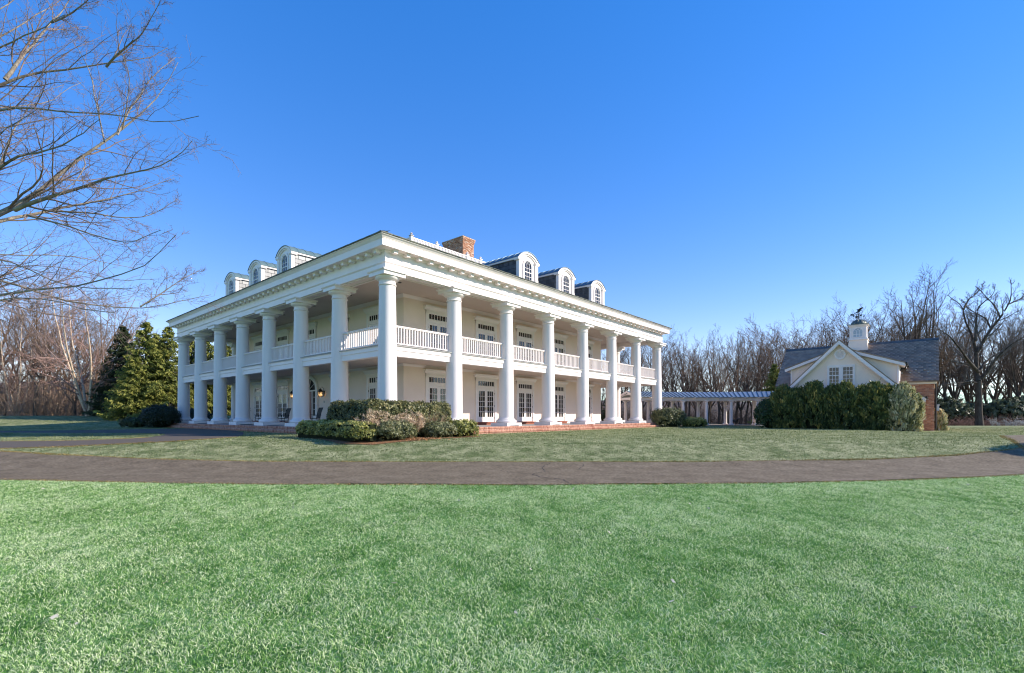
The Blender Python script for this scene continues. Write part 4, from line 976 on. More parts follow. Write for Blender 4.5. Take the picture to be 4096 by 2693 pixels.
thicket('low_brush', rg, sp_low, 900, .4, 1.7, mat('dead_red_stems', (.20, .105, .085), (.32, .20, .15), .5, .9), 'low reddish dead brush along the lawn edge past the garage')
# leaf-strewn rise of ground behind the woods
def hill(x, y): return -1.2 + (6.0 + 4.5 * ss(-5, 60, -np.asarray(x, float))) * ss(90, 135, y) + .6 * np.sin(np.asarray(x) * .045) * ss(95, 120, y) + .8 * ss(88, 92, y) * ss(10, 40, -np.asarray(x, float))
X, Yh = np.meshgrid(np.linspace(-520, 520, 80), np.array([88, 92, 96, 102, 108, 115, 122, 130, 140, 160, 240.]), indexing='ij'); Zh = hill(X, Yh)
idx = np.arange(X.size).reshape(X.shape); F = np.stack([idx[:-1, :-1], idx[1:, :-1], idx[1:, 1:], idx[:-1, 1:]], -1).reshape(-1, 4)
o = inst(np_mesh('hills', np.stack([X, Yh, Zh], -1).reshape(-1, 3), F, mat('leaf_strewn_ground', (.06, .044, .034), (.125, .092, .07), 1.5, .95, .6, 6, detail=9), True), 'hills'); o['kind'] = 'structure'
# far backdrop of bare woods: a low wooded rise beyond
def sp_far(n):
    px = rg.uniform(-700, 5200, n); Y = rg.uniform(110, 150, n); return (px - 2048) / 1962 * Y, Y
thicket('far_woods', rg, sp_far, 3600, 2.0, 6.0, mat('far_twigs', (.10, .08, .076), (.16, .13, .125), .3, .9), 'far bare woods closing the view beyond the trees', .1, .03, hill)

# -- conifers
def leaf_quads(C, A, Bv):
    """quads centred at C with half axes A, B"""
    V = np.stack([C - A - Bv, C + A - Bv, C + A + Bv, C - A + Bv], 1).reshape(-1, 3)
    return V, np.arange(len(C) * 4).reshape(-1, 4)
def spruce_mesh(seed, H, Rb, mn, mw):
    rg = np.random.RandomState(seed); BP = []; Cs = []; As = []; Bs = []; Ts = []
    z = .5
    while z < H - .15:
        f = 1 - z / H; n = int(6 + 4 * f); L0 = Rb * f ** .85 + .12
        for k in range(n):
            a = rg.rand() * 6.28; L = L0 * rg.uniform(.72, 1.12); dr = -.35 * rg.rand() - .15 * f
            s = np.linspace(0, 1, 5)[:, None]
            P = np.array([0, 0, z]) + s * L * np.array([math.cos(a), math.sin(a), 0]) + np.array([0, 0, 1.]) * (s * L * dr + (s ** 3) * L * .22)
            BP.append(P); m = int(16 + 60 * L / Rb)
            t = rg.rand(m) ** .7; c = np.stack([np.interp(t, s[:, 0], P[:, j]) for j in range(3)], 1)
            side = np.array([-math.sin(a), math.cos(a), 0]) * rg.normal(0, 1, (m, 1)) * .22 * L0 ** .5 * (1.1 - t[:, None] * .6)
            c = c + side + rg.normal(0, .03, (m, 3)) - np.array([0, 0, 1]) * np.abs(side).sum(1)[:, None] * .5
            out = np.array([math.cos(a), math.sin(a), 0])
            ax = unit(out * .7 + np.array([0, 0, -.55]) + rg.normal(0, .45, (m, 3))) * rg.uniform(.10, .20, (m, 1))
            bx = unit(np.cross(ax, rg.normal(size=(m, 3)))) * rg.uniform(.025, .055, (m, 1))
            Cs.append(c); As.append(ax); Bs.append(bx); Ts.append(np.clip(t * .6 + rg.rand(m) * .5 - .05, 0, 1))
        z += .26 + .10 * f
    V, F = leaf_quads(np.concatenate(Cs), np.concatenate(As), np.concatenate(Bs))
    crown = np_mesh('crown', V, F, mn, tint=np.repeat(np.concatenate(Ts), 4))
    tp = np.array([[0, 0, -.2], [0, 0, H * .4], [0, 0, H * .7], [0, 0, H]])
    BP = np.array(BP); tr = np_mesh('trunk', *merge([tube_batch(tp[None], np.array([[.2, .13, .07, .015]]), 8), tube_batch(BP, np.tile(np.linspace(.03, .008, 5), (len(BP), 1)), 4)]), mw, True)
    return tr, crown
SPR_G = mat('sunlit_spruce_needles', (1, 1, 1), (.8, .85, .75), .8, .6, tint=[(.04, .065, .02), (.11, .14, .035), (.22, .235, .055), (.36, .33, .08)], spec=.2, trans=.25)  # yellow-green tints put sunlight into the needle colour
SPR_D = mat('shaded_spruce_needles', (1, 1, 1), (.8, .85, .75), .8, .6, tint=[(.018, .028, .016), (.035, .05, .022), (.06, .075, .03)], spec=.2, trans=.15)  # darker copy of the needles, shadow put into the colour
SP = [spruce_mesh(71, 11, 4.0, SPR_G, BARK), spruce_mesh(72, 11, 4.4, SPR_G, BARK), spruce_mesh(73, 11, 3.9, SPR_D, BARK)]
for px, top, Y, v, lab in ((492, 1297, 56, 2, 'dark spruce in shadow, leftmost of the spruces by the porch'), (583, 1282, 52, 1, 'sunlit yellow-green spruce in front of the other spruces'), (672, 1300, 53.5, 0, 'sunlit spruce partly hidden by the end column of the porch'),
                           (540, 1400, 51, 1, 'low sunlit spruce at the foot of the taller spruces'), (765, 1330, 58, 0, 'spruce seen between the two end columns of the porch'), (835, 1345, 58, 1, 'spruce seen between the second and third columns from the porch end'),
                           (915, 1350, 60, 0, 'spruce seen between the third and fourth columns from the porch end'), (628, 1330, 55, 1, 'sunlit spruce filling the gap behind the two tall sunlit spruces'), (430, 1420, 60, 2, 'small dark spruce at the edge of the brown thicket'),
                           (3098, 1452, 62, 0, 'young sunlit spruce standing left of the garage roof'), (2440, 1560, 58, 2, 'dark spruce seen low under the far porch of the mansion')):
    p = at(px, Y); H = (1665 - top) / 1962 * Y + .95 - p[2]
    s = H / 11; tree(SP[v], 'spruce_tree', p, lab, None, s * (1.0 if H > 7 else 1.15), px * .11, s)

# -- clipped bushes
def bush_cloud(rg, pts, nrm, size, mleaf, tint_hi):
    m = len(pts); out = nrm + rg.normal(0, .55, (m, 3)); out = unit(out)
    ax = unit(np.cross(out, rg.normal(size=(m, 3)))) * (size * rg.uniform(.6, 1.3, (m, 1)))
    bx = unit(np.cross(out, ax)) * (size * rg.uniform(.35, .7, (m, 1)))
    V, F = leaf_quads(pts, ax, bx)
    return V, F
def shape_points(rg, kind, n, dims, lump=.12, seed=0):
    """points and outward normals on / just inside a bush; z from 0 up"""
    a, b, h = dims
    d = unit(rg.normal(size=(n, 3))); d[:, 2] = np.abs(d[:, 2]) * np.where(rg.rand(n) < .85, 1, -.4)
    e = {'round': 2.0, 'box': 4.5, 'flat': 3.0}[kind]
    r = 1 / (np.abs(d[:, 0]) ** e + np.abs(d[:, 1]) ** e + np.abs(d[:, 2]) ** e) ** (1 / e)
    q = d * r[:, None]
    f = np.sin(q[:, 0] * 7 * a / .9 + seed) * np.sin(q[:, 1] * 6 * b / .9 + seed * 2) * np.sin(q[:, 2] * 5 + seed) * lump + np.sin(q[:, 0] * 17 * a + seed * 3) * np.cos(q[:, 1] * 15 * b) * lump * .5
    s = (1 + f) * (1 - .22 * rg.rand(n) ** 2.2) + rg.normal(0, .018, n)
    P = q * s[:, None] * np.array([a, b, h * .56]) + np.array([0, 0, h * .44])
    P[:, 2] = np.maximum(P[:, 2], .02)
    N = unit(d * np.array([1 / a, 1 / b, 1 / h])); return P, N
def core_mesh(dims, kind, m, k=.80):
    a, b, h = dims; e = {'round': 2.0, 'box': 4.5, 'flat': 3.0}[kind]; V = []; F = []; nu, nv = 18, 10
    for j in range(nv + 1):
        ph = -math.pi / 2 + math.pi * j / nv
        for i in range(nu):
            th = 2 * math.pi * i / nu; d = np.array([math.cos(ph) * math.cos(th), math.cos(ph) * math.sin(th), math.sin(ph)])
            r = k / (np.abs(d) ** e).sum() ** (1 / e); V.append((d[0] * r * a, d[1] * r * b, max(0.0, d[2] * r * h * .56 + h * .44)))
    for j in range(nv):
        for i in range(nu): F.append((j * nu + i, j * nu + (i + 1) % nu, (j + 1) * nu + (i + 1) % nu, (j + 1) * nu + i))
    return np_mesh('inner_core', V, F, m, True)
CORE = mat('bush_interior', (.012, .016, .008), (.025, .03, .014), 6, .9, spec=.1)  # for the solid dark core that keeps the foliage from being see-through
def leafmat(name, ramp, gl=.45, tr=.2): return mat(name, (1, 1, 1), (.82, .85, .8), 2.0, gl, tint=ramp, spec=.4, trans=tr)
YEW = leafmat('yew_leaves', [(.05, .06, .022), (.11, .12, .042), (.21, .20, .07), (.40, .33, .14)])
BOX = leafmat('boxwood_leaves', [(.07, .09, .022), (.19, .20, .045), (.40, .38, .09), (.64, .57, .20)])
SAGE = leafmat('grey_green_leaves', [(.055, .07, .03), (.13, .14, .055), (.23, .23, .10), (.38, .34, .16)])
DKGRN = leafmat('dark_bush_leaves', [(.014, .024, .013), (.03, .045, .022), (.055, .07, .03)])
ARB = leafmat('arborvitae_sprays', [(.04, .065, .024), (.09, .13, .045), (.19, .21, .06), (.42, .34, .09), (.62, .50, .18)])
PALE = leafmat('sunlit_leathery_leaves', [(.04, .055, .02), (.16, .17, .06), (.52, .47, .24), (.80, .72, .46), (.80, .52, .16)], .35)  # cream and yellow tints put sunlit leaf highlights into the colour
DRY = leafmat('dried_flower_heads', [(.46, .31, .20), (.64, .47, .32), (.80, .64, .46)], .8)
def bush(name, loc, rz, dims, kind, n, size, m, label, group=None, seed=1, lump=.12, tops=0.0):
    rg = np.random.RandomState(seed * 13 + 5)
    Pc, Nc = shape_points(rg, kind, n // 16, dims, lump, seed); ci = rg.randint(0, n // 16, n); sg_ = min(.085, .045 * max(dims) + .01)
    P = Pc[ci] + rg.normal(0, sg_, (n, 3)) + Nc[ci] * (rg.rand(n // 16)[ci] * sg_)[:, None]; P[:, 2] = np.maximum(P[:, 2], .02); N = Nc[ci]; ctn = rg.normal(0, .16, n // 16)[ci]
    V, F = bush_cloud(rg, P, N, size, m, 0)
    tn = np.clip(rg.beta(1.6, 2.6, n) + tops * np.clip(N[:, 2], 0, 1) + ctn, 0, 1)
    t = empty(name, loc, rz); tag(t, label, 'shrub', group)
    inst(np_mesh('foliage', V, F, m, tint=np.repeat(tn, 4)), 'foliage', t); inst(core_mesh(dims, kind, CORE), 'inner_core', t)
    return t
def vhedge(name, tip, la, lb, wd, h, n, size, m, label, seed, lump=.06, tops=.2, round_=.22):
    """a hedge bent round the house corner: arms la along the left front, lb along the right front"""
    rg = np.random.RandomState(seed); tip = np.array(tip); tot = la + lb
    nc = n // 14; ci = rg.randint(0, nc, n); s = np.clip(rg.uniform(-la, lb, nc)[ci] + rg.normal(0, .05, n), -la, lb); u3 = np.array([HU.x, HU.y]); v3 = np.array([HV.x, HV.y])
    ctr = tip + np.where(s[:, None] < 0, -s[:, None] * v3, s[:, None] * u3)
    nr = np.where(s[:, None] < 0, -u3, -v3)
    soft = np.clip(1 - np.abs(s) / .7, 0, 1)[:, None]; nr = unit(nr * (1 - soft) + unit(-(u3 + v3)) * soft)
    # section: superellipse
    th = rg.uniform(-.25, math.pi + .25, nc)[ci] + rg.normal(0, .05, n); e = 3.4; cs, sn = np.cos(th), np.sin(th)
    r = 1 / (np.abs(cs) ** e + np.abs(sn) ** e) ** (1 / e); r *= (1 - .16 * rg.rand(nc) ** 2)[ci] * (1 + rg.normal(0, .03, n))
    lum = 1 + lump * np.sin(s * 3.1 + seed) * np.sin(th * 3 + s * 2) + lump * .8 * np.sin(s * 7.3) * np.cos(th * 5 + s)
    endt = np.minimum(np.clip((s + la) / .35, 0, 1), np.clip((lb - s) / .35, 0, 1)) ** .5
    off = cs * r * wd / 2 * lum * (.55 + .45 * endt); z = np.maximum(.03, .42 * h + sn * r * h * .58 * lum * (.75 + .25 * endt)) + rg.normal(0, .015, n)
    P = np.concatenate([ctr + nr * off[:, None], z[:, None]], 1); base = gz(P[:, 0], P[:, 1]); 
    N = np.concatenate([nr * cs[:, None], sn[:, None]], 1)
    o0 = np.array([tip[0], tip[1], 0.0]); P[:, 2] += base * np.clip(1 - P[:, 2] / h, 0, 1)
    V, F = bush_cloud(rg, P - o0, N, size, m, 0)
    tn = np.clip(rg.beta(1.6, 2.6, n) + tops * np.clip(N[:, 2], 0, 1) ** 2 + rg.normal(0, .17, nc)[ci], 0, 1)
    t = empty(name, tuple(o0)); tag(t, label, 'hedge')
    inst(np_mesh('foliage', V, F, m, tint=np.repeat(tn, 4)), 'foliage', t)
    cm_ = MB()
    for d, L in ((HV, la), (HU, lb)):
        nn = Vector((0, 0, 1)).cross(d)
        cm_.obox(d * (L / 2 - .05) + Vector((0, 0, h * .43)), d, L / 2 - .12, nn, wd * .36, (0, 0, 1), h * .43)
    cm_.build('inner_core', CORE, t); return t
strip('planting_bed_ground', [((-10.2, 23.0), (-8.6, 24.2)), ((-8.4, 20.6), (-7.4, 22.6)), ((-6.6, 18.6), (-6.2, 21.0)), ((-5.2, 18.4), (-5.4, 20.9)), ((-3.7, 19.4), (-4.9, 21.6)), ((-2.6, 20.9), (-3.8, 22.9)), ((-1.3, 22.6), (-2.7, 24.1))], MULCH, .02, 5, 5)
vhedge('tall_hedge', (-5.75, 20.1), 2.9, 4.1, 1.05, 1.56, 30000, .035, YEW, 'tall dark clipped hedge wrapping the near corner of the porch', 5)
vhedge('low_hedge', (-5.75, 18.95), 4.7, .5, 1.05, .72, 16000, .033, BOX, 'low yellow-green boxwood hedge in front of the tall corner hedge', 8, .10, .42)
bush('boxwood_bush', (-4.75, 19.75, -.02), HA, (.85, .6, .72), 'flat', 7000, .032, SAGE, 'low grey-green bush at the right end of the boxwood hedge', seed=3, tops=.25)
bush('boxwood_bush', (-3.25, 21.45, 0), HA, (.75, .62, .62), 'flat', 6000, .032, SAGE, 'low rounded bush beside the leaf litter, below the bare stems', seed=4, tops=.2)
bush('boxwood_bush', (-2.35, 22.55, 0), HA, (.72, .62, .72), 'flat', 6000, .032, BOX, 'low rounded bush nearest the brick steps right of the corner', seed=5, tops=.1)
bush('clipped_bush', (13.9, 43.6, 0), .2, (1.3, .95, 1.5), 'box', 9000, .045, SAGE, 'square clipped bush at the far right corner of the porch', seed=6, lump=.05)
bush('low_bush', (16.2, 43.9, 0), .1, (1.1, .8, .72), 'flat', 6000, .045, BOX, 'low spreading bush beside the square clipped bush', seed=7, tops=.2)
bush('round_bush', (-29.1, 40.6, 0), 0, (1.35, 1.2, 1.75), 'round', 11000, .05, DKGRN, 'dark rounded bush at the far left end of the porch', seed=8, lump=.03)
bush('low_bush', (-31.6, 41.2, .0), 0, (1.05, .9, .75), 'round', 4500, .05, leafmat('olive_leaves', [(.03, .05, .02), (.08, .10, .03), (.22, .20, .08)]), 'small low bush left of the dark rounded bush', seed=9)
bush('hedge_bush', (-31.0, 47.6, 0), HA, (1.2, 2.2, 1.5), 'box', 7000, .06, DKGRN, 'dark hedge seen low between the end columns of the porch', seed=10, lump=.04)
# dried hydrangeas: stems and flower heads
def hydrangea(loc, n, h, spread, heads, label, seed):
    rg = np.random.RandomState(seed); t = empty('hydrangea', loc); tag(t, label, 'shrub')
    a = rg.rand(n) * 6.28; s = rg.rand(n) ** .6
    P = [np.stack([np.cos(a) * s * spread * .25, np.sin(a) * s * spread * .25, np.zeros(n)], 1)]
    d = unit(np.stack([np.cos(a) * s * .75, np.sin(a) * s * .75, np.ones(n)], 1)); L = h * rg.uniform(.7, 1.1, n)
    for k in range(5): P.append(P[-1] + d * (L / 5)[:, None]); d = unit(d + rg.normal(0, .07, (n, 3)))
    P = np.stack(P, 1); R = np.linspace(.008, .004, 6)[None].repeat(n, 0)
    b = kids(rg, P, R, 3, .4, .35, (20, 45), .1, 3, .7, .003, .1)
    inst(np_mesh('stems', *merge([tube_batch(P, R, 4), tube_batch(*b, 3)]), mat('dry_stems', (.34, .21, .13), (.46, .32, .21), 4, .9)), 'stems', t)
    if heads:
        tips = np.concatenate([P[:, -1], b[0][::2, -1]]); m = 16
        C = (tips[:, None] + rg.normal(0, .035, (len(tips), m, 3))).reshape(-1, 3)
        ax = unit(rg.normal(size=C.shape)) * rg.uniform(.010, .022, (len(C), 1)); bx = unit(np.cross(ax, rg.normal(size=C.shape))) * rg.uniform(.008, .018, (len(C), 1))
        V, F = leaf_quads(C, ax, bx); inst(np_mesh('flower_heads', V, F, DRY, tint=np.repeat(rg.rand(len(C)), 4)), 'flower_heads', t)
hydrangea((-5.45, 19.72, -.02), 85, 1.08, 1.0, True, 'dried hydrangea with pale heads behind the low hedge, left of two', 1)
hydrangea((-4.35, 20.55, 0), 85, 1.0, 1.0, True, 'dried hydrangea with pale heads behind the grey-green bush, right of two', 2)
hydrangea((-3.65, 21.75, 0), 90, 1.15, .9, False, 'bare upright stems of a shrub in front of the tall hedge', 3)
# leaf litter
rg = np.random.RandomState(90); n = 700
c = np.stack([rg.normal(-4.0, .45, n), rg.normal(20.0, .35, n)], 1); C = np.c_[c, gz(c[:, 0], c[:, 1]) + .03 + rg.rand(n) * .03]
V, F = leaf_quads(C, unit(rg.normal(size=(n, 3)) * (1, 1, .3)) * .035, unit(rg.normal(size=(n, 3)) * (1, 1, .3)) * .022)
o = inst(np_mesh('leaf_litter', V, F, leafmat('dead_leaves', [(.22, .09, .035), (.45, .22, .09), (.62, .42, .24)], .8)), 'leaf_litter'); o['kind'] = 'stuff'; tag(o, 'brown leaf litter on the bed between the low bushes', 'leaves')
o.data.attributes.new('tint', 'FLOAT', 'POINT').data.foreach_set('value', np.repeat(rg.rand(n), 4).astype(np.float32))
# arborvitae screen in front of the garage
def gpt(x, y): q = GO + HU * x + HV * y; return (q.x, q.y, float(gz(q.x, q.y)))
def arbor(loc, h, r, n, m, label, seed, tops=.16):
    rg = np.random.RandomState(seed); t = empty('arborvitae', loc, rg.rand() * 6); tag(t, label, 'shrub', None)
    pf = lambda z: np.where(z < .55, .86 + .14 * np.sin(z / .55 * 1.57), 1.0 - (np.clip(z - .55, 0, 1) / .45) ** 1.7 * .88)
    nc = n // 22; cz = rg.rand(nc) ** .8; ca = rg.rand(nc) * 6.28; cr = r * pf(cz) * (.84 + .28 * rg.rand(nc)); ct = np.clip(rg.beta(1.3, 2.6, nc) + tops * ((cz > .6) if tops < .2 else 1.3), 0, 1)
    ci = rg.randint(0, nc, n); z = np.clip(cz[ci] + rg.normal(0, .030, n), 0, 1.08); a = ca[ci]
    P = np.stack([np.cos(a) * cr[ci], np.sin(a) * cr[ci], z * h], 1) + rg.normal(0, .085, (n, 3)); P[:, 2] = np.maximum(P[:, 2], .05)
    N = np.stack([np.cos(a), np.sin(a), .35 + 0 * a], 1)
    up = unit(N * .55 + np.array([0, 0, 1.0]) + rg.normal(0, .35, (n, 3))); ax = up * rg.uniform(.05, .14, (n, 1)); bx = unit(np.cross(up, N + rg.normal(0, .8, (n, 3)))) * rg.uniform(.018, .045, (n, 1))
    V, F = leaf_quads(P, ax, bx); rel_ = np.hypot(P[:, 0], P[:, 1]) / (r * pf(np.clip(z, 0, 1)) + .05)
    tn = np.clip(ct[ci] * .75 + rg.normal(0, .13, n), 0, 1)
    inst(np_mesh('foliage', V, F, m, tint=np.repeat(tn, 4)), 'foliage', t)
    pr = [(r * k, zz * h) for k, zz in ((.62, 0), (.72, .3), (.70, .55), (.45, .8), (.05, .95))]
    MB().lathe(pr, 12).build('inner_core', CORE, t, True); return t
labs = ['tall dark arborvitae at the left end of the garage screen', 'second dark arborvitae from the left in the garage screen', 'dark arborvitae with a pointed top below the left gable slope', 'dark arborvitae left of the paired gable windows',
        'dark arborvitae under the left gable window', 'dark arborvitae under the right gable window', 'dark arborvitae right of the paired gable windows', 'dark arborvitae next to the pale sunlit shrub']
for i, (yl, h, r) in enumerate([(9.0, 3.2, 1.15), (8.0, 3.0, 1.05), (6.95, 3.45, 1.1), (5.8, 3.05, 1.05), (4.95, 3.3, 1.05), (3.95, 3.0, 1.1), (3.2, 3.3, 1.0), (2.5, 3.0, 1.0)]):
    arbor(gpt(-4.9 + (i % 2) * .25, yl), h, r, 8500, ARB, labs[i], 40 + i)
arbor(gpt(-4.9, 1.65), 3.1, .95, 12000, PALE, 'pale sunlit leathery shrub at the right end of the garage screen', 60, .24)
bush('drooping_bush', gpt(-5.0, 10.0), 0, (.95, .9, 2.2), 'round', 7000, .07, leafmat('bright_green_leaves', [(.012, .035, .014), (.03, .08, .028), (.06, .12, .04)]), 'drooping dark green bush beside the covered walk at the left of the screen', seed=15)
arbor(gpt(1.6, -.32), 1.5, .28, 3000, PALE, 'pale narrow shrub behind the brick corner of the garage', 66, .3)
# evergreens at the wood's edge on the right
for i, (px, Y, a, h) in enumerate([(3795, 66, 2.2, 3.6), (3860, 68, 2.4, 3.2), (3960, 67, 2.3, 2.8), (4030, 65, 2.8, 3.4), (4100, 66, 2.6, 4.0), (3740, 69, 2.0, 3.0)]):
    bush('evergreen_bush', at(px, Y), i, (a, a * .8, h), 'round', 6500, .13, leafmat('woodland_evergreen', [(.07, .08, .045), (.14, .16, .085), (.24, .26, .145)]) if i == 0 else bpy.data.materials['woodland_evergreen'],
         ['evergreen bush just right of the brick garage end, under the bare trees', 'evergreen bush under the gnarled tree, left of its trunk', 'low evergreen bush right of the gnarled tree trunk', 'broad evergreen bush behind the brush pile', 'tall evergreen bush at the right edge of the woods', 'evergreen bush behind the brick garage corner, leftmost of the wood edge'][i], 'evergreens at the wood edge', seed=20 + i, lump=.22)
# rounded evergreen just beyond the right edge, its shadow falls on the drive
bush('round_evergreen', (23.6, 17.3, float(gz(23.6, 17.3))), 0, (1.5, 1.3, 3.2), 'round', 9000, .06, DKGRN, 'rounded evergreen shrub standing just past the right edge by the drive', seed=30)
# pile of grey branches at the wood edge
rg = np.random.RandomState(12)
def sp_pile(n):
    px = rg.uniform(3965, 4180, n); Y = rg.uniform(58.5, 60.0, n); return (px - 2048) / 1962 * Y, Y
thicket('brush_pile', rg, sp_pile, 70, .5, 1.3, mat('grey_dead_wood', (.36, .34, .32), (.5, .48, .45), 2, .9), 'low pile of grey cut branches at the wood edge far right', 1.2, .02)

# ------------------------------------------------------------------ things on the porch
def rocking_chair(loc, rz, label):
    t = empty('rocking_chair', loc, rz); tag(t, label, 'chair', 'rocking chairs on the front porch')
    for s in (-1, 1):      # rockers and posts; the chair faces -x
        y = s * .27
        MB().tube([(-.46, y, .085), (-.3, y, .03), (-.1, y, .012), (.12, y, .014), (.32, y, .045), (.5, y, .11)], .016, 6).build('rocker', BLACK, t)
        MB().tube([(-.27, y, .03), (-.27, y, .66)], .019, 6).build('front_leg', BLACK, t)
        MB().tube([(.17, y, .02), (.20, y, .42), (.30, y, .85), (.42, y, 1.17)], .019, 6).build('back_post', BLACK, t)
        MB().obox((-.03, s * .285, .665), (1, 0, -.06), .31, (0, 1, 0), .045, (.06, 0, 1), .012).build('arm', BLACK, t)
        for z in (.15, .27): MB().tube([(-.27, y, z), (.19, y, z + .01)], .010, 5).build('stretcher', BLACK, t)
    for z in (.14, .22): MB().tube([(-.27, -.27, z), (-.27, .27, z)], .010, 5).build('stretcher', BLACK, t)
    MB().obox((-.03, 0, .415), (1, 0, -.08), .27, (0, 1, 0), .28, (.08, 0, 1), .018).build('seat', WOVEN, t)
    b = MB().obox((.30, 0, .80), (.33, 0, 1), .28, (0, 1, 0), .22, (1, 0, -.33), .010); b.build('woven_back', WOVEN, t)
    for x, z in ((.41, 1.12), (.215, .50)): MB().obox((x, 0, z), (.33, 0, 1), .05, (0, 1, 0), .265, (1, 0, -.33), .011).build('back_slat', BLACK, t)
WOVEN = mat('dark_woven_seat', (.06, .055, .05), (.10, .095, .085), 60, .8)
for x, y, dz, lab in ((2.55, 16.35, .04, 'black rocking chair left of the red door, in front of a French door'), (2.55, 11.75, -.05, 'black rocking chair right of the red entrance door'), (2.55, 20.3, .08, 'black rocking chair half hidden behind a column, farthest along the porch')):
    rocking_chair(hw(x, y, FZ), HA + dz, lab)
BULB = mat('lit_bulb', (1, .8, .5), None, 1, .5, emit=((1, .72, .38), 9.0))
LGLASS = mat('lantern_glass', (.35, .30, .24), (.45, .4, .33), 4, .1, spec=.6, trans=.6)
def lantern(x, y, z, label):
    t = empty('wall_lantern', hw(x, y, z), HA); tag(t, label, 'lantern', 'wall lanterns beside the entrance')
    MB().box(-.04, 0, -.06, .06, -.42, -.05).build('back_plate', BLACK, t)
    MB().tube([(-.02, 0, -.12), (-.06, 0, .12), (-.14, 0, .22), (-.24, 0, .2), (-.28, 0, .08)], .013, 6).tube([(-.02, 0, -.36), (-.1, 0, -.44), (-.2, 0, -.42)], .01, 6).build('bracket', BLACK, t)
    f = MB()
    for k in range(4):
        a = math.pi / 4 + k * math.pi / 2; c, s = math.cos(a), math.sin(a)
        f.bar((-.28 + .17 * c, .17 * s, -.12), (-.28 + .10 * c, .10 * s, -.46), .018)
    f.box(-.40, -.16, -.12, .12, -.125, -.10).box(-.36, -.20, -.08, .08, -.485, -.46).build('frame', BLACK, t)
    MB().lathe([(.19, -.10), (.17, -.05), (.10, 0.0), (.09, .05), (.04, .08), (.02, .12)], 12, (-.28, 0, 0)).build('hood', BLACK, t)
    g = MB(); h0, h1 = .108, .065
    g.add([(-.28 - h1, -h1, -.46), (-.28 + h1, -h1, -.46), (-.28 + h1, h1, -.46), (-.28 - h1, h1, -.46), (-.28 - h0, -h0, -.12), (-.28 + h0, -h0, -.12), (-.28 + h0, h0, -.12), (-.28 - h0, h0, -.12)], [(0, 1, 5, 4), (1, 2, 6, 5), (2, 3, 7, 6), (3, 0, 4, 7)])
    g.build('glass', LGLASS, t)
    for dx in (-.035, .0, .035): MB().lathe([(.012, -.36), (.02, -.31), (.016, -.27), (.0, -.24)], 8, (-.28 + dx, dx * .6, 0)).build('bulb', BULB, t)
lantern(W_, 12.75, 2.76, 'black iron wall lantern with lit bulbs right of the red door')
lantern(W_, 16.93, 2.76, 'black iron wall lantern left of the red door, half behind a column')
orn = empty('porch_ornament', hw(3.4, 24.6, FZ), HA); tag(orn, 'black iron star-shaped ornament on a slim grey post against the porch wall', 'ornament')
MB().tube([(0, 0, 0), (0, 0, .95)], .045, 8).lathe([(.14, 0), (.14, .04), (.06, .07)], 12).build('post', FLAG, orn)
sm_ = MB()
for k in range(6):
    a = k * math.pi / 3 + .2; sm_.prism([(0, 1.08), (.05 * math.cos(a + 1.57), 1.08 + .05 * math.sin(a + 1.57)), (.27 * math.cos(a), 1.08 + .27 * math.sin(a)), (.05 * math.cos(a - 1.57), 1.08 + .05 * math.sin(a - 1.57))], fyz, -.02, .02)
sm_.build('star', BLACK, orn)
out = MB().box(-.02, 0, -.05, .05, -.08, .08).mesh('outlet_box', FLAG)
inst(out, 'outlet_box', house, (21.9, W_, .95), math.pi / 2); inst(out, 'outlet_box', house, (W_, 12.75, 1.95))
# dog under the covered walk
def skin_body(name, verts, edges, radii, m, loc, rz, label, cat):
    me = bpy.data.meshes.new(name); me.from_pydata(verts, edges, []); me.materials.append(m)
    o = inst(me, name, None, loc, rz); tag(o, label, cat)
    sk = o.modifiers.new('skin', 'SKIN'); 
    for i, r in enumerate(radii): me.skin_vertices[0].data[i].radius = (r, r)
    me.skin_vertices[0].data[0].use_root = True
    s = o.modifiers.new('sub', 'SUBSURF'); s.levels = 1; s.render_levels = 2; sk.use_smooth_shade = True
    return o
dv = [(0, .0, .44), (0, -.22, .46), (0, -.36, .50), (0, -.46, .62), (0, -.56, .66), (0, -.68, .62), (0, .22, .45), (0, .36, .46), (0, .50, .40), (0, .58, .28)]; de = [(0, 1), (1, 2), (2, 3), (3, 4), (4, 5), (0, 6), (6, 7), (7, 8), (8, 9)]
dr = [.12, .15, .13, .09, .10, .045, .11, .11, .035, .015]
for s in (-1, 1):
    i = len(dv); dv += [(s * .11, -.26, .34), (s * .11, -.25, .18), (s * .11, -.27, .03)]; de += [(1, i), (i, i + 1), (i + 1, i + 2)]; dr += [.06, .035, .038]
    i = len(dv); dv += [(s * .11, .28, .34), (s * .11, .36, .19), (s * .11, .31, .03)]; de += [(7, i), (i, i + 1), (i + 1, i + 2)]; dr += [.08, .035, .036]
    i = len(dv); dv += [(s * .09, -.54, .66), (s * .11, -.55, .58)]; de += [(4, i), (i, i + 1)]; dr += [.035, .02]
dg = at(2937, 50.4)
skin_body('dog', dv, de, dr, BLACK, (dg[0], dg[1], dg[2] + .03), .35, 'black dog standing beside a column of the covered walk', 'dog')

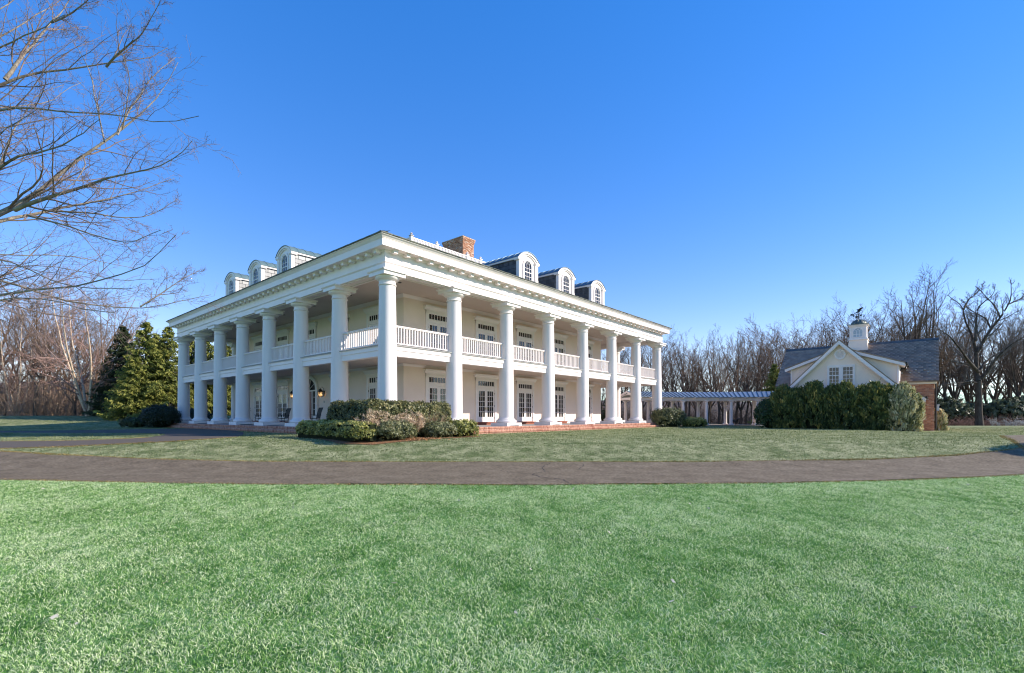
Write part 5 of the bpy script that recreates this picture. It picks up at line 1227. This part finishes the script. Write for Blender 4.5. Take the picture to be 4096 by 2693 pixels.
# ------------------------------------------------------------------ grass
rg = np.random.RandomState(2024)
def vnoise(x, y, s, seed):
    r = np.random.RandomState(seed); v = 0
    for k in range(6):
        a = r.rand() * 6.28; f = s * (0.6 + 1.1 * r.rand()); v = v + np.sin((x * math.cos(a) + y * math.sin(a)) * f + r.rand() * 6.28 + 1.3 * np.sin((x * math.sin(a) - y * math.cos(a)) * f * .7))
    return v / 6
def blades(name, x, y, h, wd, tint, m, label, lean=.8):
    n = len(x); z = gz(x, y); a = rg.rand(n) * 6.28; b = rg.rand(n) * 6.28
    l = rg.rand(n) * lean * h
    base = np.stack([x, y, z - .005], 1); sx = np.stack([np.cos(a), np.sin(a), 0 * a], 1) * (wd / 2)[:, None]
    bend = np.stack([np.cos(b) * l, np.sin(b) * l, 0 * a], 1)
    mid = base + bend * .35 + np.array([0, 0, .6]) * h[:, None]; tip = base + bend + np.array([0, 0, 1.]) * (h * .92)[:, None]
    V = np.stack([base - sx, base + sx, mid + sx * .75, mid - sx * .75, tip], 1).reshape(-1, 3)
    i = np.arange(n)[:, None] * 5
    F = np.concatenate([i + np.array([[0, 1, 2]]), i + np.array([[0, 2, 3]]), i + np.array([[3, 2, 4]])])
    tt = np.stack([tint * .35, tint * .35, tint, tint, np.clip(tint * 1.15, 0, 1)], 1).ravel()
    o = inst(np_mesh(name, V, F, m, tint=tt), name); o['kind'] = 'stuff'; tag(o, label, 'grass'); return o
n = 620000
y = 2.6 + (yn(0) + 3.2 - 2.6) * rg.rand(n); x = (rg.rand(n) * 2 - 1) * (1.07 * y + .3); k = y < yn(x) - .0; x, y = x[k], y[k]
t = .58 + .22 * vnoise(x, y, 1.7, 5) + .26 * vnoise(x, y, 9.0, 6) + rg.normal(0, .34, len(x))
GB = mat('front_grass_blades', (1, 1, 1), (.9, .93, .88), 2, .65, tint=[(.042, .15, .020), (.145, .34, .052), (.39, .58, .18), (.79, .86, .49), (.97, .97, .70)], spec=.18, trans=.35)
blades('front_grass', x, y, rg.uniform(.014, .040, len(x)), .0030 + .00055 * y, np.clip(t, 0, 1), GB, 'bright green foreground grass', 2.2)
def inside(px, py, poly):
    poly = np.asarray(poly); c = np.zeros(len(px), bool); j = len(poly) - 1
    for i in range(len(poly)):
        xi, yi = poly[i]; xj, yj = poly[j]
        c ^= ((yi > py) != (yj > py)) & (px < (xj - xi) * (py - yi) / (yj - yi + 1e-12) + xi); j = i
    return c
lp = np.array(loop); lpoly = np.concatenate([lp[:, 0], lp[::-1, 1]])
n = 170000
y = 15.7 + 38 * rg.rand(n) ** 1.25; x = (rg.rand(n) * 2 - 1) * 1.07 * y
rx, ry = x - HO.x, y - HO.y; lx = rx * HU.x + ry * HU.y; ly = rx * HV.x + ry * HV.y
k = (y > yf(x) + .02) & ~((lx > -1.35) & (ly > -1.35) & (lx < S_ + 1.35) & (ly < S_ + 1.35)) & ~inside(x, y, lpoly)
k &= ~((x > 18.5) & (y < 25.5) & (y < 17.9 + (x - 18.67) * 1.15)); k &= ~((x > 5) & (y > 47))
gx, gy = x - GO.x, y - GO.y; k &= ~((gx * HU.x + gy * HU.y > -3.2) & (gx * HV.x + gy * HV.y > -.1) & (gx * HV.x + gy * HV.y < 10.5))
x, y = x[k], y[k]
t = .45 + .28 * vnoise(x, y * .8, 1.1, 15) + .34 * vnoise(x, y * .7, 4.0, 16) + rg.normal(0, .24, len(x))
GB2 = mat('back_grass_blades', (1, 1, 1), (.9, .93, .88), 2, .7, tint=[(.075, .115, .035), (.15, .19, .07), (.28, .305, .14), (.48, .48, .27), (.70, .67, .43)], spec=.15, trans=.35)
blades('back_grass', x, y, rg.uniform(.022, .05, len(x)), .009 + .0007 * y, np.clip(t, 0, 1), GB2, 'pale sage green grass of the lawn round the house', 1.2)
# dry yellow edging along the drive
def edge(fn, off0, off1, n, x0, x1):
    x = rg.uniform(x0, x1, n); return x, fn(x) + rg.uniform(off0, off1, n)
xs_, ys_ = zip(edge(yf, -.03, .14, 9000, -19, 19), edge(yn, -.10, .03, 5000, -15, 15))
lower = np.array([p[0] for p in loop[2:9]]); upper = np.array([p[1] for p in loop[2:9]])
def along(P, n, o):
    q = rg.rand(n) * (len(P) - 1); i = q.astype(int); f = (q - i)[:, None]; c = P[i] * (1 - f) + P[i + 1] * f; return c[:, 0] + rg.normal(0, .05, n), c[:, 1] + rg.normal(0, .06, n) + o
a1 = along(lower, 1800, -.05); a2 = along(upper, 1500, .05)
rp = np.array([(18.2, 17.3), (18.67, 17.9), (19.6, 19.1), (21.4, 21.2), (23.64, 23.6)]); a3 = along(rp, 1600, .05)
x = np.concatenate(list(xs_) + [a1[0], a2[0], a3[0]]); y = np.concatenate(list(ys_) + [a1[1], a2[1], a3[1]])
GB3 = mat('dry_grass_blades', (1, 1, 1), (.9, .93, .88), 2, .7, tint=[(.12, .09, .03), (.34, .24, .08), (.52, .40, .19)], spec=.2, trans=.2)
blades('dry_grass_edge', x, y, rg.uniform(.02, .055, len(x)), .014 + .0004 * y, rg.rand(len(x)), GB3, 'dry yellow grass along the edges of the drive', 1.4)
# pale fallen leaves on the front lawn
n = 60; y = 3.2 + 8 * rg.rand(n); x = (rg.rand(n) * 2 - 1) * y
C = np.c_[x, y, gz(x, y) + .05]; V, F = leaf_quads(C, unit(rg.normal(size=(n, 3)) * (1, 1, .4)) * .022, unit(rg.normal(size=(n, 3)) * (1, 1, .4)) * .014)
o = inst(np_mesh('fallen_leaves', V, F, mat('bleached_leaf', (.45, .42, .33), (.55, .5, .42), 5, .8)), 'fallen_leaves'); o['kind'] = 'stuff'; tag(o, 'pale bleached leaves scattered on the front grass', 'leaves')
